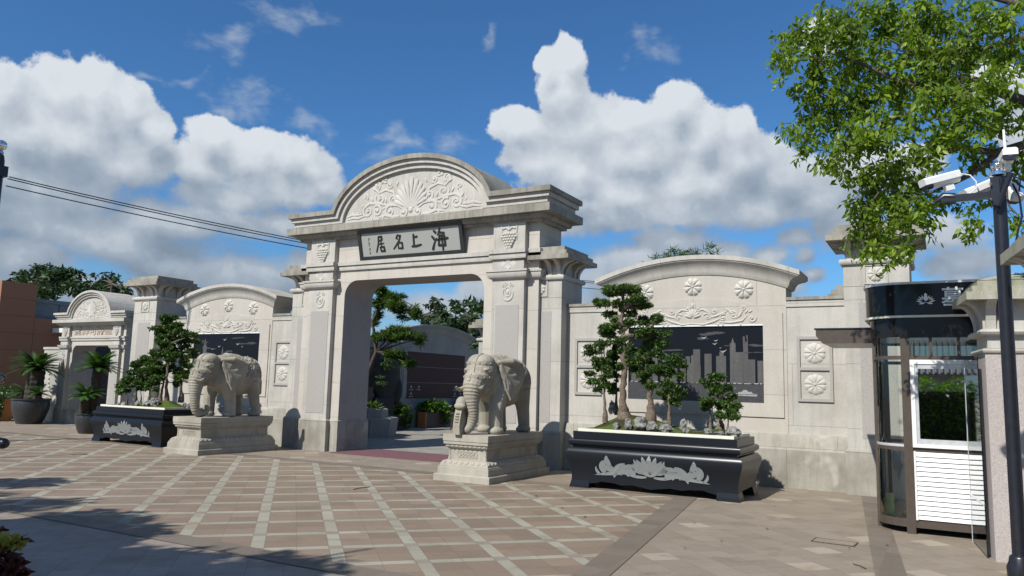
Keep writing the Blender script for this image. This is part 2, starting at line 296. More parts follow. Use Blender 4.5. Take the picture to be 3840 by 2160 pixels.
def paving(name, mode):
    m, q = mat(name, 0.72, 0, 0.3); p = pos(q); x, y, z = q.sep(p)
    u = q.m('ADD', x, y); v = q.m('SUBTRACT', x, y)
    S = 1.035
    U = q.m('DIVIDE', q.m('SUBTRACT', u, -4.5), S); V = q.m('DIVIDE', q.m('SUBTRACT', v, -15.25), S)
    fine = q.noise(p, 90, 3, 0.6); big = q.noise(p, 0.9, 5, 0.6); mid = q.noise(p, 5.0, 4, 0.6)
    def tri(t):  # distance to nearest integer
        return q.m('ABSOLUTE', q.m('SUBTRACT', q.m('FRACT', q.m('ADD', t, 0.5)), 0.5))
    def cell(a, b):
        w = q.new('ShaderNodeTexWhiteNoise', noise_dimensions='3D'); q.put(w.inputs[0], q.comb(q.m('FLOOR', a), q.m('FLOOR', b), 0.5)); return w.outputs[0]
    jw = 0.006
    if mode == 'pattern':
        du = q.m('MULTIPLY', tri(U), S); dv = q.m('MULTIPLY', tri(V), S); bw = 0.092
        bu = q.m('LESS_THAN', du, bw); bv = q.m('LESS_THAN', dv, bw)
        h = q.m('MULTIPLY', bu, bv); either = q.m('MAXIMUM', bu, bv)
        r1 = cell(q.m('MULTIPLY', U, 2.0), q.m('MULTIPLY', V, 2.0))
        base = q.mix(r1, (0.185, 0.137, 0.097), (0.25, 0.190, 0.138))
        r2_ = cell(q.m('MULTIPLY', q.m('ADD', U, 0.1), 2.0), q.m('MULTIPLY', q.m('ADD', V, 0.1), 2.0))
        band = q.mix(r2_, (0.275, 0.258, 0.200), (0.355, 0.335, 0.265))
        c = q.mix(either, base, band)
        c = q.mix(h, c, (0.25, 0.215, 0.17))
        # joints: cell halves and the edges of the bands
        ju = q.m('LESS_THAN', q.m('ABSOLUTE', q.m('SUBTRACT', du, bw)), jw); jv = q.m('LESS_THAN', q.m('ABSOLUTE', q.m('SUBTRACT', dv, bw)), jw)
        hu = q.m('GREATER_THAN', du, S*0.5-jw*0.8); hv = q.m('GREATER_THAN', dv, S*0.5-jw*0.8)
        hh = q.m('MULTIPLY', q.m('MAXIMUM', hu, hv), q.m('SUBTRACT', 1.0, either))
        bj = q.m('MULTIPLY', either, q.m('MAXIMUM', hu, hv))
        j = q.m('MAXIMUM', q.m('MAXIMUM', ju, jv), q.m('MAXIMUM', hh, bj))
        c = q.mix(q.m('MULTIPLY', j, 0.55), c, (0.11, 0.09, 0.075))
    elif mode in ('plain', 'grey'):
        s = 0.43
        a = q.m('DIVIDE', u, s); b = q.m('DIVIDE', v, s)
        # half-offset rows in one direction
        b = q.m('ADD', b, q.m('MULTIPLY', q.m('FLOOR', a), 0.5))
        r1 = cell(a, b)
        if mode == 'plain':
            c = q.mix(r1, (0.228, 0.188, 0.145), (0.282, 0.236, 0.184))
            c = q.mix(q.m('GREATER_THAN', r1, 0.93), c, (0.36, 0.305, 0.24))
            front = q.mapr(y, 5.4, 4.6, 0, 1)
            c = q.mix(front, c, q.mix(r1, (0.27, 0.235, 0.208), (0.33, 0.29, 0.26)))
        else:
            c = q.mix(r1, (0.25, 0.245, 0.215), (0.30, 0.29, 0.255))
        du = q.m('MULTIPLY', tri(a), s); dv = q.m('MULTIPLY', tri(b), s)
        j = q.m('MAXIMUM', q.m('LESS_THAN', du, jw), q.m('LESS_THAN', dv, jw))
        c = q.mix(q.m('MULTIPLY', j, 0.42), c, (0.10, 0.085, 0.07))
    else:
        r1 = cell(q.m('DIVIDE', x, 0.3), q.m('DIVIDE', y, 0.3))
        c = q.mix(r1, (0.14, 0.115, 0.09), (0.18, 0.15, 0.12))
    c = q.mix(q.mapr(fine, 0.35, 0.7, 0, 0.28), c, (0.12, 0.10, 0.08))
    c = q.mix(q.mapr(big, 0.48, 0.72, 0, 0.4), c, (0.20, 0.155, 0.11))
    st = q.noise(p, 2.3, 5, 0.65)
    c = q.mix(q.mapr(st, 0.54, 0.68, 0, 0.42), c, (0.14, 0.11, 0.08))
    c = q.mix(q.mapr(q.noise(p, 14.0, 5, 0.7), 0.62, 0.72, 0, 0.35), c, (0.13, 0.10, 0.075))
    c = q.mix(q.mapr(q.noise(q.mapping(p, (1, 1, 1), (3, 5, 0)), 1.6, 4, 0.6), 0.64, 0.70, 0, 0.40), c, (0.30, 0.19, 0.09))
    q.put(q.base, c)
    q.put(q.b.inputs['Roughness'], q.mapr(mid, 0.3, 0.7, 0.55, 0.8))
    bump(q, q.m('ADD', fine, q.m('MULTIPLY', mid, 0.5)), 0.003, 0.5)
    return m
P_PLAIN = paving('plain_paving', 'plain'); P_PAT = paving('lattice_paving', 'pattern'); P_BORD = paving('border_paving', 'border'); P_GREY = paving('courtyard_slabs', 'grey')

# ------------------------------------------------------------------ mesh helpers
class MB:
    def __init__(s): s.v = []; s.f = []; s.smooth = False
    def add(s, vs, fs):
        o = len(s.v); s.v += [tuple(map(float, v)) for v in vs]; s.f += [tuple(i+o for i in f) for f in fs]; return s
    def box(s, x0, x1, y0, y1, z0, z1):
        return s.add([(x0,y0,z0),(x1,y0,z0),(x1,y1,z0),(x0,y1,z0),(x0,y0,z1),(x1,y0,z1),(x1,y1,z1),(x0,y1,z1)],
                     [(0,3,2,1),(4,5,6,7),(0,1,5,4),(1,2,6,5),(2,3,7,6),(3,0,4,7)])
    def prism(s, poly, a, b, axis='y'):
        n = len(poly)
        def P(p, t):
            if axis == 'y': return (p[0], t, p[1])
            if axis == 'x': return (t, p[0], p[1])
            return (p[0], p[1], t)
        area = sum(poly[i][0]*poly[(i+1)%n][1]-poly[(i+1)%n][0]*poly[i][1] for i in range(n))
        if area < 0: poly = poly[::-1]
        vs = [P(p, a) for p in poly]+[P(p, b) for p in poly]
        fs = [tuple(range(n)), tuple(range(2*n-1, n-1, -1))]+[(i, i+n, (i+1)%n+n, (i+1)%n) for i in range(n)]
        if axis != 'y': fs = [f[::-1] for f in fs]
        return s.add(vs, fs)
    def rings(s, loops, close=True, cap=True):
        n = len(loops[0]); o = []
        vs = [v for L in loops for v in L]; fs = []
        for k in range(len(loops)-1):
            for i in range(n if close else n-1):
                j = (i+1) % n
                fs.append((k*n+i, k*n+j, (k+1)*n+j, (k+1)*n+i))
        if cap: fs.append(tuple(range(n))[::-1]); fs.append(tuple((len(loops)-1)*n+i for i in range(n)))
        return s.add(vs, fs)
    def rectsweep(s, prof, x0, x1, y0, y1):
        """prof: (offset outward, z); mitred rectangular moulding, closed solid from bottom to top"""
        return s.rings([[(x0-o, y0-o, z), (x1+o, y0-o, z), (x1+o, y1+o, z), (x0-o, y1+o, z)] for o, z in prof])
    def tube(s, pts, rad, n=8, cap=True):
        pts = [Vector(p) for p in pts]
        if isinstance(rad, (int, float)): rad = [rad]*len(pts)
        loops = []; ref = Vector((0, 0, 1)); prev = None
        for i, p in enumerate(pts):
            t = (pts[min(i+1, len(pts)-1)]-pts[max(i-1, 0)]).normalized()
            if prev is None:
                a = t.cross(Vector((0, 0, 1)) if abs(t.z) < 0.9 else Vector((1, 0, 0))).normalized()
            else: a = (prev-t*prev.dot(t)).normalized()
            prev = a; b = t.cross(a)
            loops.append([tuple(p+(a*math.cos(k*2*math.pi/n)+b*math.sin(k*2*math.pi/n))*rad[i]) for k in range(n)])
        return s.rings(loops, cap=cap)
    def lathe(s, prof, cx=0, cy=0, n=24):
        return s.rings([[(cx+r*math.cos(k*2*math.pi/n), cy+r*math.sin(k*2*math.pi/n), z) for k in range(n)] for r, z in prof])
    def ball(s, c, r, n=10, m=6, rot=None):
        if isinstance(r, (int, float)): r = (r, r, r)
        loops = []
        for j in range(m+1):
            ph = -math.pi/2+math.pi*(j+0.02)/(m+0.04)
            L = []
            for k in range(n):
                v = Vector((r[0]*math.cos(ph)*math.cos(2*math.pi*k/n), r[1]*math.cos(ph)*math.sin(2*math.pi*k/n), r[2]*math.sin(ph)))
                if rot: v = rot @ v
                L.append((c[0]+v.x, c[1]+v.y, c[2]+v.z))
            loops.append(L)
        return s.rings(loops)
    def xf(s, M, start=0):
        for i in range(start, len(s.v)): s.v[i] = tuple(M @ Vector(s.v[i]))
        return s
def mesh(name, mb, m, smooth=None):
    me = bpy.data.meshes.new(name); me.from_pydata(mb.v, [], mb.f); me.materials.append(m)
    if smooth is not None:
        for p in me.polygons: p.use_smooth = True
        if smooth < 180:
            me.set_sharp_from_angle(angle=R(smooth))
    me.update(); return me
def obj(name, mb, m, parent=None, smooth=None, label=None):
    me = mb if isinstance(mb, bpy.types.Mesh) else mesh(name, mb, m, smooth)
    o = bpy.data.objects.new(name, me); COL.objects.link(o)
    if parent: o.parent = parent
    if label: o['label'] = label
    return o
def tag(o, label, cat, group=None):
    o['label'] = label; o['category'] = cat
    if group: o['group'] = group
    return o
def thing(name, label, cat, loc=(0, 0, 0), rz=0.0, group=None, scale=None):
    o = bpy.data.objects.new(name, None); COL.objects.link(o); o.location = loc; o.rotation_euler = (0, 0, rz)
    if scale: o.scale = scale
    return tag(o, label, cat, group)
def struct(o, kind='structure'): o['kind'] = kind; return o
def copy_tree(o, parent=None):
    c = o.copy(); COL.objects.link(c); c.parent = parent
    for k in [x for x in list(COL.objects) if x.parent == o]: copy_tree(k, c)
    return c
def relabel(o, loc, label, rz=None, scale=None):
    o.location = loc; o['label'] = label
    if rz is not None: o.rotation_euler = (0, 0, rz)
    if scale: o.scale = scale
    return o
def text(name, s, size, m, parent, M, ext=0.004, offs=0.0, shear=0.0):
    cu = bpy.data.curves.new(name, 'FONT'); cu.body = s; cu.size = size; cu.extrude = ext; cu.align_x = 'CENTER'; cu.align_y = 'CENTER'; cu.offset = offs; cu.shear = shear
    cu.resolution_u = 3
    t = bpy.data.objects.new(name, cu); COL.objects.link(t)
    bpy.context.view_layer.update()
    me = bpy.data.meshes.new_from_object(t.evaluated_get(bpy.context.evaluated_depsgraph_get()))
    bpy.data.objects.remove(t); bpy.data.curves.remove(cu)
    me.materials.clear(); me.materials.append(m); me.transform(M)
    return obj(name, me, m, parent)
FRONT = Matrix.Rotation(R(90), 4, 'X')      # text stands upright and reads from -Y
def remesh(name, mb, m, voxel, parent, smooth_it=4, disp=None):
    o = obj(name+'_raw', mb, m)
    r = o.modifiers.new('r', 'REMESH'); r.mode = 'VOXEL'; r.voxel_size = voxel; r.use_smooth_shade = True
    sm = o.modifiers.new('s', 'SMOOTH'); sm.factor = 0.5; sm.iterations = smooth_it
    bpy.context.view_layer.update()
    me = bpy.data.meshes.new_from_object(o.evaluated_get(bpy.context.evaluated_depsgraph_get()))
    old = o.data; bpy.data.objects.remove(o); bpy.data.meshes.remove(old)
    me.name = name; me.materials.clear(); me.materials.append(m)
    for p in me.polygons: p.use_smooth = True
    return obj(name, me, m, parent)
def leaves(name, pts, size, m, parent=None, droop=0.0, aspect=0.38, spread=1.0, up=0.3, fold=True):
    """pts (n,3); one pointed folded leaf per point"""
    n = len(pts); pts = np.asarray(pts, float)
    d = rng.normal(size=(n, 3))*spread; d[:, 2] = d[:, 2]*0.6-droop; d /= np.linalg.norm(d, axis=1)[:, None]
    nn = rng.normal(size=(n, 3)); nn[:, 2] += up
    s = np.cross(d, nn); s /= np.linalg.norm(s, axis=1)[:, None]+1e-9
    w = np.cross(s, d)
    L = (size*(0.65+0.7*rng.random(n)))[:, None]
    a = pts; b = pts+d*L*0.45+s*L*aspect*0.5+w*L*0.06; t = pts+d*L; c = pts+d*L*0.45-s*L*aspect*0.5+w*L*0.06
    V = np.stack([a, b, t, c], 1).reshape(-1, 3)
    F = np.arange(n*4).reshape(-1, 4)
    me = bpy.data.meshes.new(name)
    me.vertices.add(len(V)); me.vertices.foreach_set('co', V.ravel())
    if fold:
        F = np.stack([F[:, [0, 1, 2]], F[:, [0, 2, 3]]], 1).reshape(-1, 3)
    k = F.shape[1]
    me.loops.add(F.size); me.loops.foreach_set('vertex_index', F.ravel().astype(np.int32))
    me.polygons.add(len(F)); me.polygons.foreach_set('loop_start', (np.arange(len(F))*k).astype(np.int32)); me.polygons.foreach_set('loop_total', np.full(len(F), k, np.int32))
    me.update(calc_edges=True); me.materials.append(m)
    return obj(name, me, m, parent)
def ell_pts(c, r, n, shell=0.55):
    d = rng.normal(size=(n, 3)); d /= np.linalg.norm(d, axis=1)[:, None]
    rad = shell+(1-shell)*rng.random(n)**0.6
    return np.asarray(c)+d*rad[:, None]*np.asarray(r)

# ================================================================== GROUND
def sheet(name, poly, z, m, kind='structure'):
    mb = MB(); mb.add([(x, y, z) for x, y in poly], [tuple(range(len(poly)))])
    return struct(obj(name, mb, m), kind)
sheet('ground', [(-400, -400), (400, -400), (400, 600), (-400, 600)], 0.0, P_PLAIN)
inner = [(-26, 11.5), (-3.62, 11.5), (-2.74, 5.42), (-26, 5.42)]
sheet('patterned_paving', inner, 0.004, P_PAT)
sheet('border_band', [(-26, 11.78), (-3.33, 11.78), (-3.62, 11.5), (-26, 11.5)], 0.006, P_BORD)
sheet('border_strip', [(-3.62, 11.5), (-3.33, 11.78), (-2.40, 5.12), (-2.74, 5.42)], 0.006, P_BORD)
sheet('border_edge', [(-26, 5.42), (-2.74, 5.42), (-2.40, 5.12), (-26, 5.12)], 0.006, P_BORD)
sheet('dark_strip', [(-1.26, 13.85), (-0.98, 13.85), (-0.12, 5.6), (-0.38, 5.6)], 0.006, P_BORD)
sheet('courtyard_paving', [(-40, 14.62), (6, 14.62), (6, 60), (-40, 60)], 0.004, P_GREY)
tag(obj('door_mat', MB().box(-12.1, -8.5, 13.30, 14.75, 0.0, 0.014), MAROON), 'maroon carpet laid in the opening of the big gateway', 'carpet')

# ================================================================== carved ornament
def scroll(mb, cx, cz, r, a0, turns, sg, w, y, tail=None):
    """spiral volute in the XZ plane, half sunk at depth y; optional tail runs to a point"""
    pts = []; rad = []; N = int(10*turns)+4
    for i in range(N+1):
        t = i/N; a = a0+sg*turns*2*math.pi*(1-t); rr = r*(0.15+0.85*t)
        pts.append((cx+rr*math.cos(a), y, cz+rr*math.sin(a))); rad.append(w*(0.55+0.45*t))
    if tail:
        e = pts[-1]; tx = -sg*-math.sin(a0); tz = -sg*math.cos(a0)
        c1 = (e[0]+tx*tail[2], e[2]+tz*tail[2])
        for i in range(1, 8):
            t = i/7; x = (1-t)**2*e[0]+2*t*(1-t)*c1[0]+t*t*tail[0]; z = (1-t)**2*e[2]+2*t*(1-t)*c1[1]+t*t*tail[1]
            pts.append((x, y, z)); rad.append(w*(1-0.75*t))
    mb.tube(pts, rad, 6); mb.ball((cx, y, cz), w*1.25, 8, 5)
def petal(mb, x, z, ang, L, w, y, th=0.02):
    s = len(mb.v); mb.ball((0, 0, 0), (L/2, th, w/2), 8, 5)
    M = Matrix.Translation((x, y, z)) @ Matrix.Rotation(-ang, 4, 'Y') @ Matrix.Translation((L/2, 0, 0)); mb.xf(M, s)
def rosette_mb(x, z, r, y=0.0, petals=8, h=0.035):
    mb = MB(); NA, NR = 64, 6; loops = []
    for j in range(NR+1):
        f = j/NR; L = []
        for k in range(NA):
            a = 2*math.pi*k/NA; ph = (a*petals/(2*math.pi)) % 1.0; ed = abs(ph-0.5)*2
            ro = r*(0.84+0.16*math.sqrt(max(0, 1-ed**2.5))-0.05*(ed < 0.15))
            hh = h*(1.0-0.75*ed**2)*math.sin(min(1, f*1.15)*math.pi*0.86+0.15) if f < 1 else 0
            if f < 0.15: hh = h*0.5
            L.append((x+ro*f*math.cos(a) if f > 0 else x+0.001*math.cos(a), y-max(hh, 0.0)-(0.012 if f < 1 else -0.01), z+(ro*f if f > 0 else 0.001)*math.sin(a)))
        loops.append(L)
    mb.rings(loops[::-1]); mb.ball((x, y-h*0.5, z), (r*0.13, 0.03, r*0.13), 10, 5)
    return mb
def grapes_mb(x, z, s, y):
    mb = MB()
    for row, n in enumerate([5, 6, 5, 4, 3, 2, 1]):
        for k in range(n):
            mb.ball((x+(k-(n-1)/2)*0.062*s, y-0.006*(3-abs(k-(n-1)/2)), z-row*0.058*s), 0.036*s, 8, 5)
    for sg in (-1, 1):
        mb.tube([(x, y, z+0.09*s), (x+sg*0.07*s, y, z+0.14*s), (x+sg*0.15*s, y, z+0.12*s), (x+sg*0.20*s, y, z+0.16*s)], 0.02*s, 6)
        mb.tube([(x+sg*0.19*s, y, z+0.15*s), (x+sg*0.17*s, y, z+0.02*s), (x+sg*0.20*s, y, z-0.06*s), (x+sg*0.18*s, y, z-0.14*s)], [0.018*s, 0.02*s, 0.014*s, 0.006*s], 6)
    mb.tube([(x, y, z+0.1*s), (x-0.02*s, y, z+0.2*s), (x+0.03*s, y, z+0.26*s)], 0.014*s, 6)
    return mb
def cartouche_mb(x, z, s, y):
    mb = MB()
    mb.tube([(x+0.07*s*math.cos(a), y, z+0.10*s*math.sin(a)) for a in [i*math.pi/8 for i in range(17)]], 0.014*s, 6)
    mb.tube([(x+0.125*s*math.cos(a)*(1-0.15*math.sin(a)), y, z+0.17*s*math.sin(a)-0.02*s) for a in [R(150)+i*math.pi/10*1.2 for i in range(11)]], 0.02*s, 6)
    for sg in (-1, 1):
        scroll(mb, x+sg*0.11*s, z+0.13*s, 0.05*s, R(200 if sg > 0 else -20), 1.1, -sg, 0.014*s, y)
        scroll(mb, x+sg*0.06*s, z+0.19*s, 0.045*s, R(200 if sg > 0 else -20), 1.0, sg, 0.012*s, y)
    mb.ball((x, y, z), (0.04*s, 0.02, 0.06*s), 8, 5)
    return mb
def diamonds_mb(x, z, s, y):
    mb = MB()
    for dx, dz in ((0, 0.075), (0, -0.075), (-0.13, 0), (0.13, 0)):
        mb.prism([(x+(dx-0.09)*s, z+dz*s), (x+dx*s, z+(dz-0.06)*s), (x+(dx+0.09)*s, z+dz*s), (x+dx*s, z+(dz+0.06)*s)], y, y+0.04)
    return mb
def tympanum_relief(y):
    mb = MB(); bz = 5.47
    for k in range(11):
        a = R(90+(k-5)*13.0); L = 0.72-0.045*abs(k-5)
        x1 = math.cos(a); z1 = math.sin(a)
        mb.tube([(0.06*x1, y, bz+0.02), (L*0.5*x1, y-0.02, bz+L*0.5*z1), (L*0.85*x1, y-0.015, bz+L*0.85*z1), (L*x1, y, bz+L*z1)], [0.014, 0.036, 0.058, 0.04], 7)
    mb.ball((0, y, bz-0.02), (0.07, 0.05, 0.07), 8, 5)
    for sg in (-1, 1):
        S = lambda cx, cz, r, a0, t, d, w, tl=None: scroll(mb, sg*cx, cz, r, (R(a0) if sg > 0 else math.pi-R(a0)), t, d*sg, w, y, (sg*tl[0], tl[1], tl[2]) if tl else None)
        S(0.20, 5.40, 0.115, 90, 1.5, 1, 0.034); S(0.58, 5.46, 0.15, 120, 1.5, -1, 0.034); S(0.95, 5.50, 0.14, 60, 1.4, 1, 0.032)
        S(0.50, 5.74, 0.15, 150, 1.4, 1, 0.032); S(0.88, 5.78, 0.15, 30, 1.4, -1, 0.032); S(1.22, 5.52, 0.16, 100, 1.5, -1, 0.03)
        S(0.62, 6.08, 0.085, 200, 1.4, 1, 0.026); S(0.98, 6.10, 0.10, 250, 1.4, -1, 0.027); S(0.75, 6.22, 0.08, 230, 1.3, 1, 0.024); S(1.30, 5.86, 0.075, 240, 1.3, -1, 0.022); S(1.50, 5.50, 0.07, 90, 1.3, 1, 0.02)
        for pts in ([(0.1, 5.42), (0.35, 5.58), (0.62, 5.62), (0.80, 5.52)], [(0.65, 5.6), (0.95, 5.68), (1.2, 5.70), (1.38, 5.55)], [(0.4, 5.6), (0.5, 5.9), (0.72, 5.98), (0.9, 5.92)],
                    [(1.3, 5.42), (1.5, 5.38), (1.66, 5.40), (1.84, 5.36)], [(1.38, 5.46), (1.55, 5.46), (1.70, 5.47), (1.85, 5.42)], [(0.9, 5.9), (1.0, 6.0), (1.05, 6.05), (0.98, 6.18)], [(0.3, 5.33), (0.5, 5.33), (0.7, 5.38), (0.9, 5.34)]):
            mb.tube([(sg*a, y, b) for a, b in pts], [0.018, 0.036, 0.034, 0.012], 6)
        for px_, pz_, an, L in ((0.75, 5.36, -60, 0.10), (1.08, 5.36, -70, 0.1), (0.35, 5.66, 120, 0.14), (0.70, 5.66, 80, 0.14), (1.08, 5.72, 60, 0.15), (1.0, 5.98, 30, 0.12), (1.36, 5.6, 70, 0.12), (0.42, 6.02, 110, 0.14), (0.84, 6.12, 100, 0.1), (1.62, 5.46, 40, 0.1)):
            petal(mb, sg*px_, pz_, R(an) if sg > 0 else math.pi-R(an), L, 0.05, y, 0.03)
    mb.v = [(x, y-(yy-y)*-0.55+0.006 if False else y+(yy-y)*0.5, z) for x, yy, z in mb.v]
    return mb
def frieze_scroll(y, bz=2.80):
    """the flat garland over each picture, centred on x=0"""
    mb = MB()
    for k in range(7):
        petal(mb, 0, bz+0.13, R(90+(k-3)*24), 0.17, 0.055, y, 0.028)
    petal(mb, 0, bz+0.30, R(90), 0.12, 0.05, y, 0.025)
    for sg in (-1, 1):
        S = lambda cx, cz, r, a0, t, d, w, tl=None: scroll(mb, sg*cx, bz+cz, r, (R(a0) if sg > 0 else math.pi-R(a0)), t, d*sg, w, y, None)
        S(0.05, 0.34, 0.04, 90, 1.0, 1, 0.014); S(0.10, 0.30, 0.05, 0, 1.0, -1, 0.015)
        S(0.27, 0.14, 0.07, 150, 1.2, -1, 0.018); S(0.40, 0.25, 0.055, 200, 1.3, 1, 0.017); S(0.56, 0.12, 0.07, 60, 1.3, 1, 0.018); S(0.74, 0.16, 0.08, 120, 1.3, -1, 0.018); S(0.92, 0.30, 0.045, 250, 1.3, 1, 0.015); S(1.07, 0.10, 0.075, 20, 1.2, -1, 0.02)
        for pts in ([(0.0, 0.02), (0.2, 0.0), (0.4, 0.06), (0.58, 0.14)], [(0.1, 0.26), (0.2, 0.28), (0.3, 0.22), (0.33, 0.1)], [(0.5, 0.04), (0.7, 0.03), (0.9, 0.06), (1.0, 0.16)], [(0.3, 0.12), (0.45, 0.16), (0.55, 0.2), (0.66, 0.26)], [(0.78, 0.1), (0.86, 0.16), (0.9, 0.24), (0.86, 0.34)], [(0.6, 0.28), (0.66, 0.26), (0.7, 0.2), (0.78, 0.22)]):
            mb.tube([(sg*a, y, bz+b) for a, b in pts], [0.012, 0.022, 0.021, 0.008], 6)
        for px_, pz_, an, L in ((0.45, 0.03, -60, 0.07), (0.55, 0.02, -80, 0.06), (0.85, 0.02, -60, 0.07), (0.95, 0.18, 60, 0.1), (1.0, 0.2, 30, 0.1), (0.5, 0.16, 20, 0.12)):
            petal(mb, sg*px_, bz+pz_, R(an) if sg > 0 else math.pi-R(an), L, 0.035, y, 0.02)
    return mb

# ================================================================== GATEWAY
XG = -10.28
def gateway():
    """built about its axis, front of the wall at y=0 (world 13.62)"""
    g = thing('gateway', 'big pale granite gateway with arched top over the open entrance', 'gateway', (XG, 13.62, 0))
    # wall with the round-cornered opening
    a, top, rr = 1.915, 3.94, 0.36
    op = [(-a, 0.0), (-a, top-rr)]+[(-a+rr-rr*math.cos(t), top-rr+rr*math.sin(t)) for t in [i*math.pi/16 for i in range(1, 8)]]+[(-a+rr, top), (a-rr, top)]
    op += [(a-rr+rr*math.sin(t), top-rr+rr*math.cos(t)) for t in [i*math.pi/16 for i in range(1, 8)]]+[(a, top-rr), (a, 0.0)]
    mb = MB(); mb.prism([(-3.2, 0.0)]+op+[(3.2, 0.0), (3.2, 5.0), (-3.2, 5.0)], 0, 1.0)
    obj('wall', mb, G_WARM, g)
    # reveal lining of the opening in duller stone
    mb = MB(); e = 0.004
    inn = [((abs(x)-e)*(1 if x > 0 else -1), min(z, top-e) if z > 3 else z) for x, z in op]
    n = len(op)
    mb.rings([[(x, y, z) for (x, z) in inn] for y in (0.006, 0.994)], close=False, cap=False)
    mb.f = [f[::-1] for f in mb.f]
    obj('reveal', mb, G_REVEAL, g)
    for sg in (-1, 1):
        B = lambda x0, x1: (min(sg*x0, sg*x1), max(sg*x0, sg*x1))
        x0, x1 = B(2.18, 2.93)
        pl = obj('pilaster', MB().box(x0, x1, -0.12, 0.0, 0.0, 4.96), G_LIGHT, g)
        x0, x1 = B(2.275, 2.82)
        obj('inset_panel', MB().box(x0, x1, -0.127, -0.11, 0.86, 3.23), G_PINK, pl)
        obj('grape_relief', grapes_mb(sg*2.555, 4.70, 0.98, -0.125), G_RELIEF, pl, 40)
        obj('cartouche_relief', cartouche_mb(sg*2.555, 3.50, 0.95, -0.12), G_RELIEF, pl, 40)
        obj('diamond_relief', diamonds_mb(sg*2.555, 4.085, 0.95, -0.145), G_RELIEF, pl)
        # plinth of the pilaster and of the pier behind it
        x0, x1 = B(2.13, 2.98); p0, p1 = B(1.885, 3.24)
        mb = MB(); mb.rectsweep([(0, 0.0), (0, 0.69), (-0.03, 0.73)], x0, x1, -0.16, 0.1)
        mb.rectsweep([(0, 0.0), (0, 0.69), (-0.03, 0.73)], p0, p1, -0.04, 1.04)
        obj('plinth', mb, G_PLINTH, g)
        # ledges and the roll capital
        mb = MB(); x0, x1 = B(2.12, 2.99); w0, w1 = B(2.4, 3.27)
        for z0, z1, d in ((4.29, 4.38, 0.10), (4.18, 4.285, 0.07)):
            mb.box(x0-(0), x1, -0.12-d, 0.0, z0, z1)
            mb.box(w0, w1, -d, 0.6, z0+0.002, z1-0.002)
        prof = [(0.0, 3.76), (-0.03, 3.765), (-0.075, 3.80), (-0.10, 3.86), (-0.105, 3.91), (-0.12, 3.915), (-0.12, 3.95), (0.0, 3.95)]
        mb.rectsweep([(0.0, 3.76), (0.03, 3.768), (0.075, 3.80), (0.095, 3.86), (0.095, 3.905), (0.115, 3.91), (0.115, 3.95)], *B(2.18, 2.93), -0.12, 0.1)
        mb.rectsweep([(0.0, 3.762), (0.03, 3.77), (0.07, 3.80), (0.085, 3.86), (0.085, 3.903), (0.105, 3.908), (0.105, 3.948)], *B(2.5, 3.2), 0.0, 0.6)
        mb.rectsweep([(0.0, 3.95), (0.02, 4.02), (0.012, 4.18)], *B(2.2, 2.91), -0.125, 0.1)
        obj('capital', mb, G_LIGHT, g, 40)
    mb = MB()
    for z0, z1, d in ((4.292, 4.378, 0.075), (4.182, 4.283, 0.045)):
        mb.box(-2.2, 2.2, -d, 0.0, z0, z1)
    obj('frieze_ledge', mb, G_LIGHT, g)
    # cornice: slab, bed mould, then bands that leap over the arch
    mb = MB(); mb.box(-3.58, 3.58, -0.34, 1.28, 5.08, 5.24)
    mb.rectsweep([(0.03, 4.93), (0.03, 4.985), (0.10, 4.99), (0.13, 5.075)], -3.27, 3.27, -0.10, 1.04)
    obj('cornice_slab', mb, G_CAP, g)
    zc, A, Bz = 5.29, 2.24, 1.39
    def path(d, W):
        a_, b_ = A-d, Bz-d; z0 = 5.60-d
        t0 = math.asin(max(0.0, min(1, (z0-zc)/b_))); N = 40
        arc = [(-a_*math.cos(t0+(math.pi-2*t0)*i/N), zc+b_*math.sin(t0+(math.pi-2*t0)*i/N)) for i in range(N+1)]
        return [(-W, z0)]+arc+[(W, z0)]
    def band(d0, d1, W, yf, yb):
        P = path(d0, W); Q = path(d1, W); n = len(P); m = MB()
        vs = [(x, yf, z) for x, z in P]+[(x, yf, z) for x, z in Q]+[(x, yb, z) for x, z in P]+[(x, yb, z) for x, z in Q]
        fs = []
        for i in range(n-1):
            fs += [(i, n+i, n+i+1, i+1), (2*n+i, 2*n+i+1, 3*n+i+1, 3*n+i), (i, i+1, 2*n+i+1, 2*n+i), (n+i, 3*n+i, 3*n+i+1, n+i+1)]
        fs += [(0, 2*n, 3*n, n), (n-1, 2*n-1, 4*n-1, 3*n-1)]
        return m.add(vs, fs)
    mb = band(0, 0.105, 3.575, -0.32, 1.26)
    obj('cornice_top', mb, G_CAP, g, 30)
    mb = band(0.10, 0.205, 3.52, -0.26, 1.2); v = band(0.20, 0.31, 3.46, -0.20, 1.14); mb.add(v.v, v.f)
    mb.box(-3.42, 3.42, -0.17, 1.1, 5.235, 5.295)
    obj('cornice_bands', mb, G_LIGHT, g, 30)
    # tympanum
    P = path(0.29, 1.0)[1:-1]
    mb = MB(); mb.prism([(x, max(z, 5.24)) for x, z in P]+[(1.94, 5.24), (-1.94, 5.24)], -0.13, 1.0)
    ty = obj('tympanum', mb, G_LIGHT, g)
    obj('shell_relief', tympanum_relief(-0.135), G_RELIEF, ty, 50)
    return g
GATE = gateway()
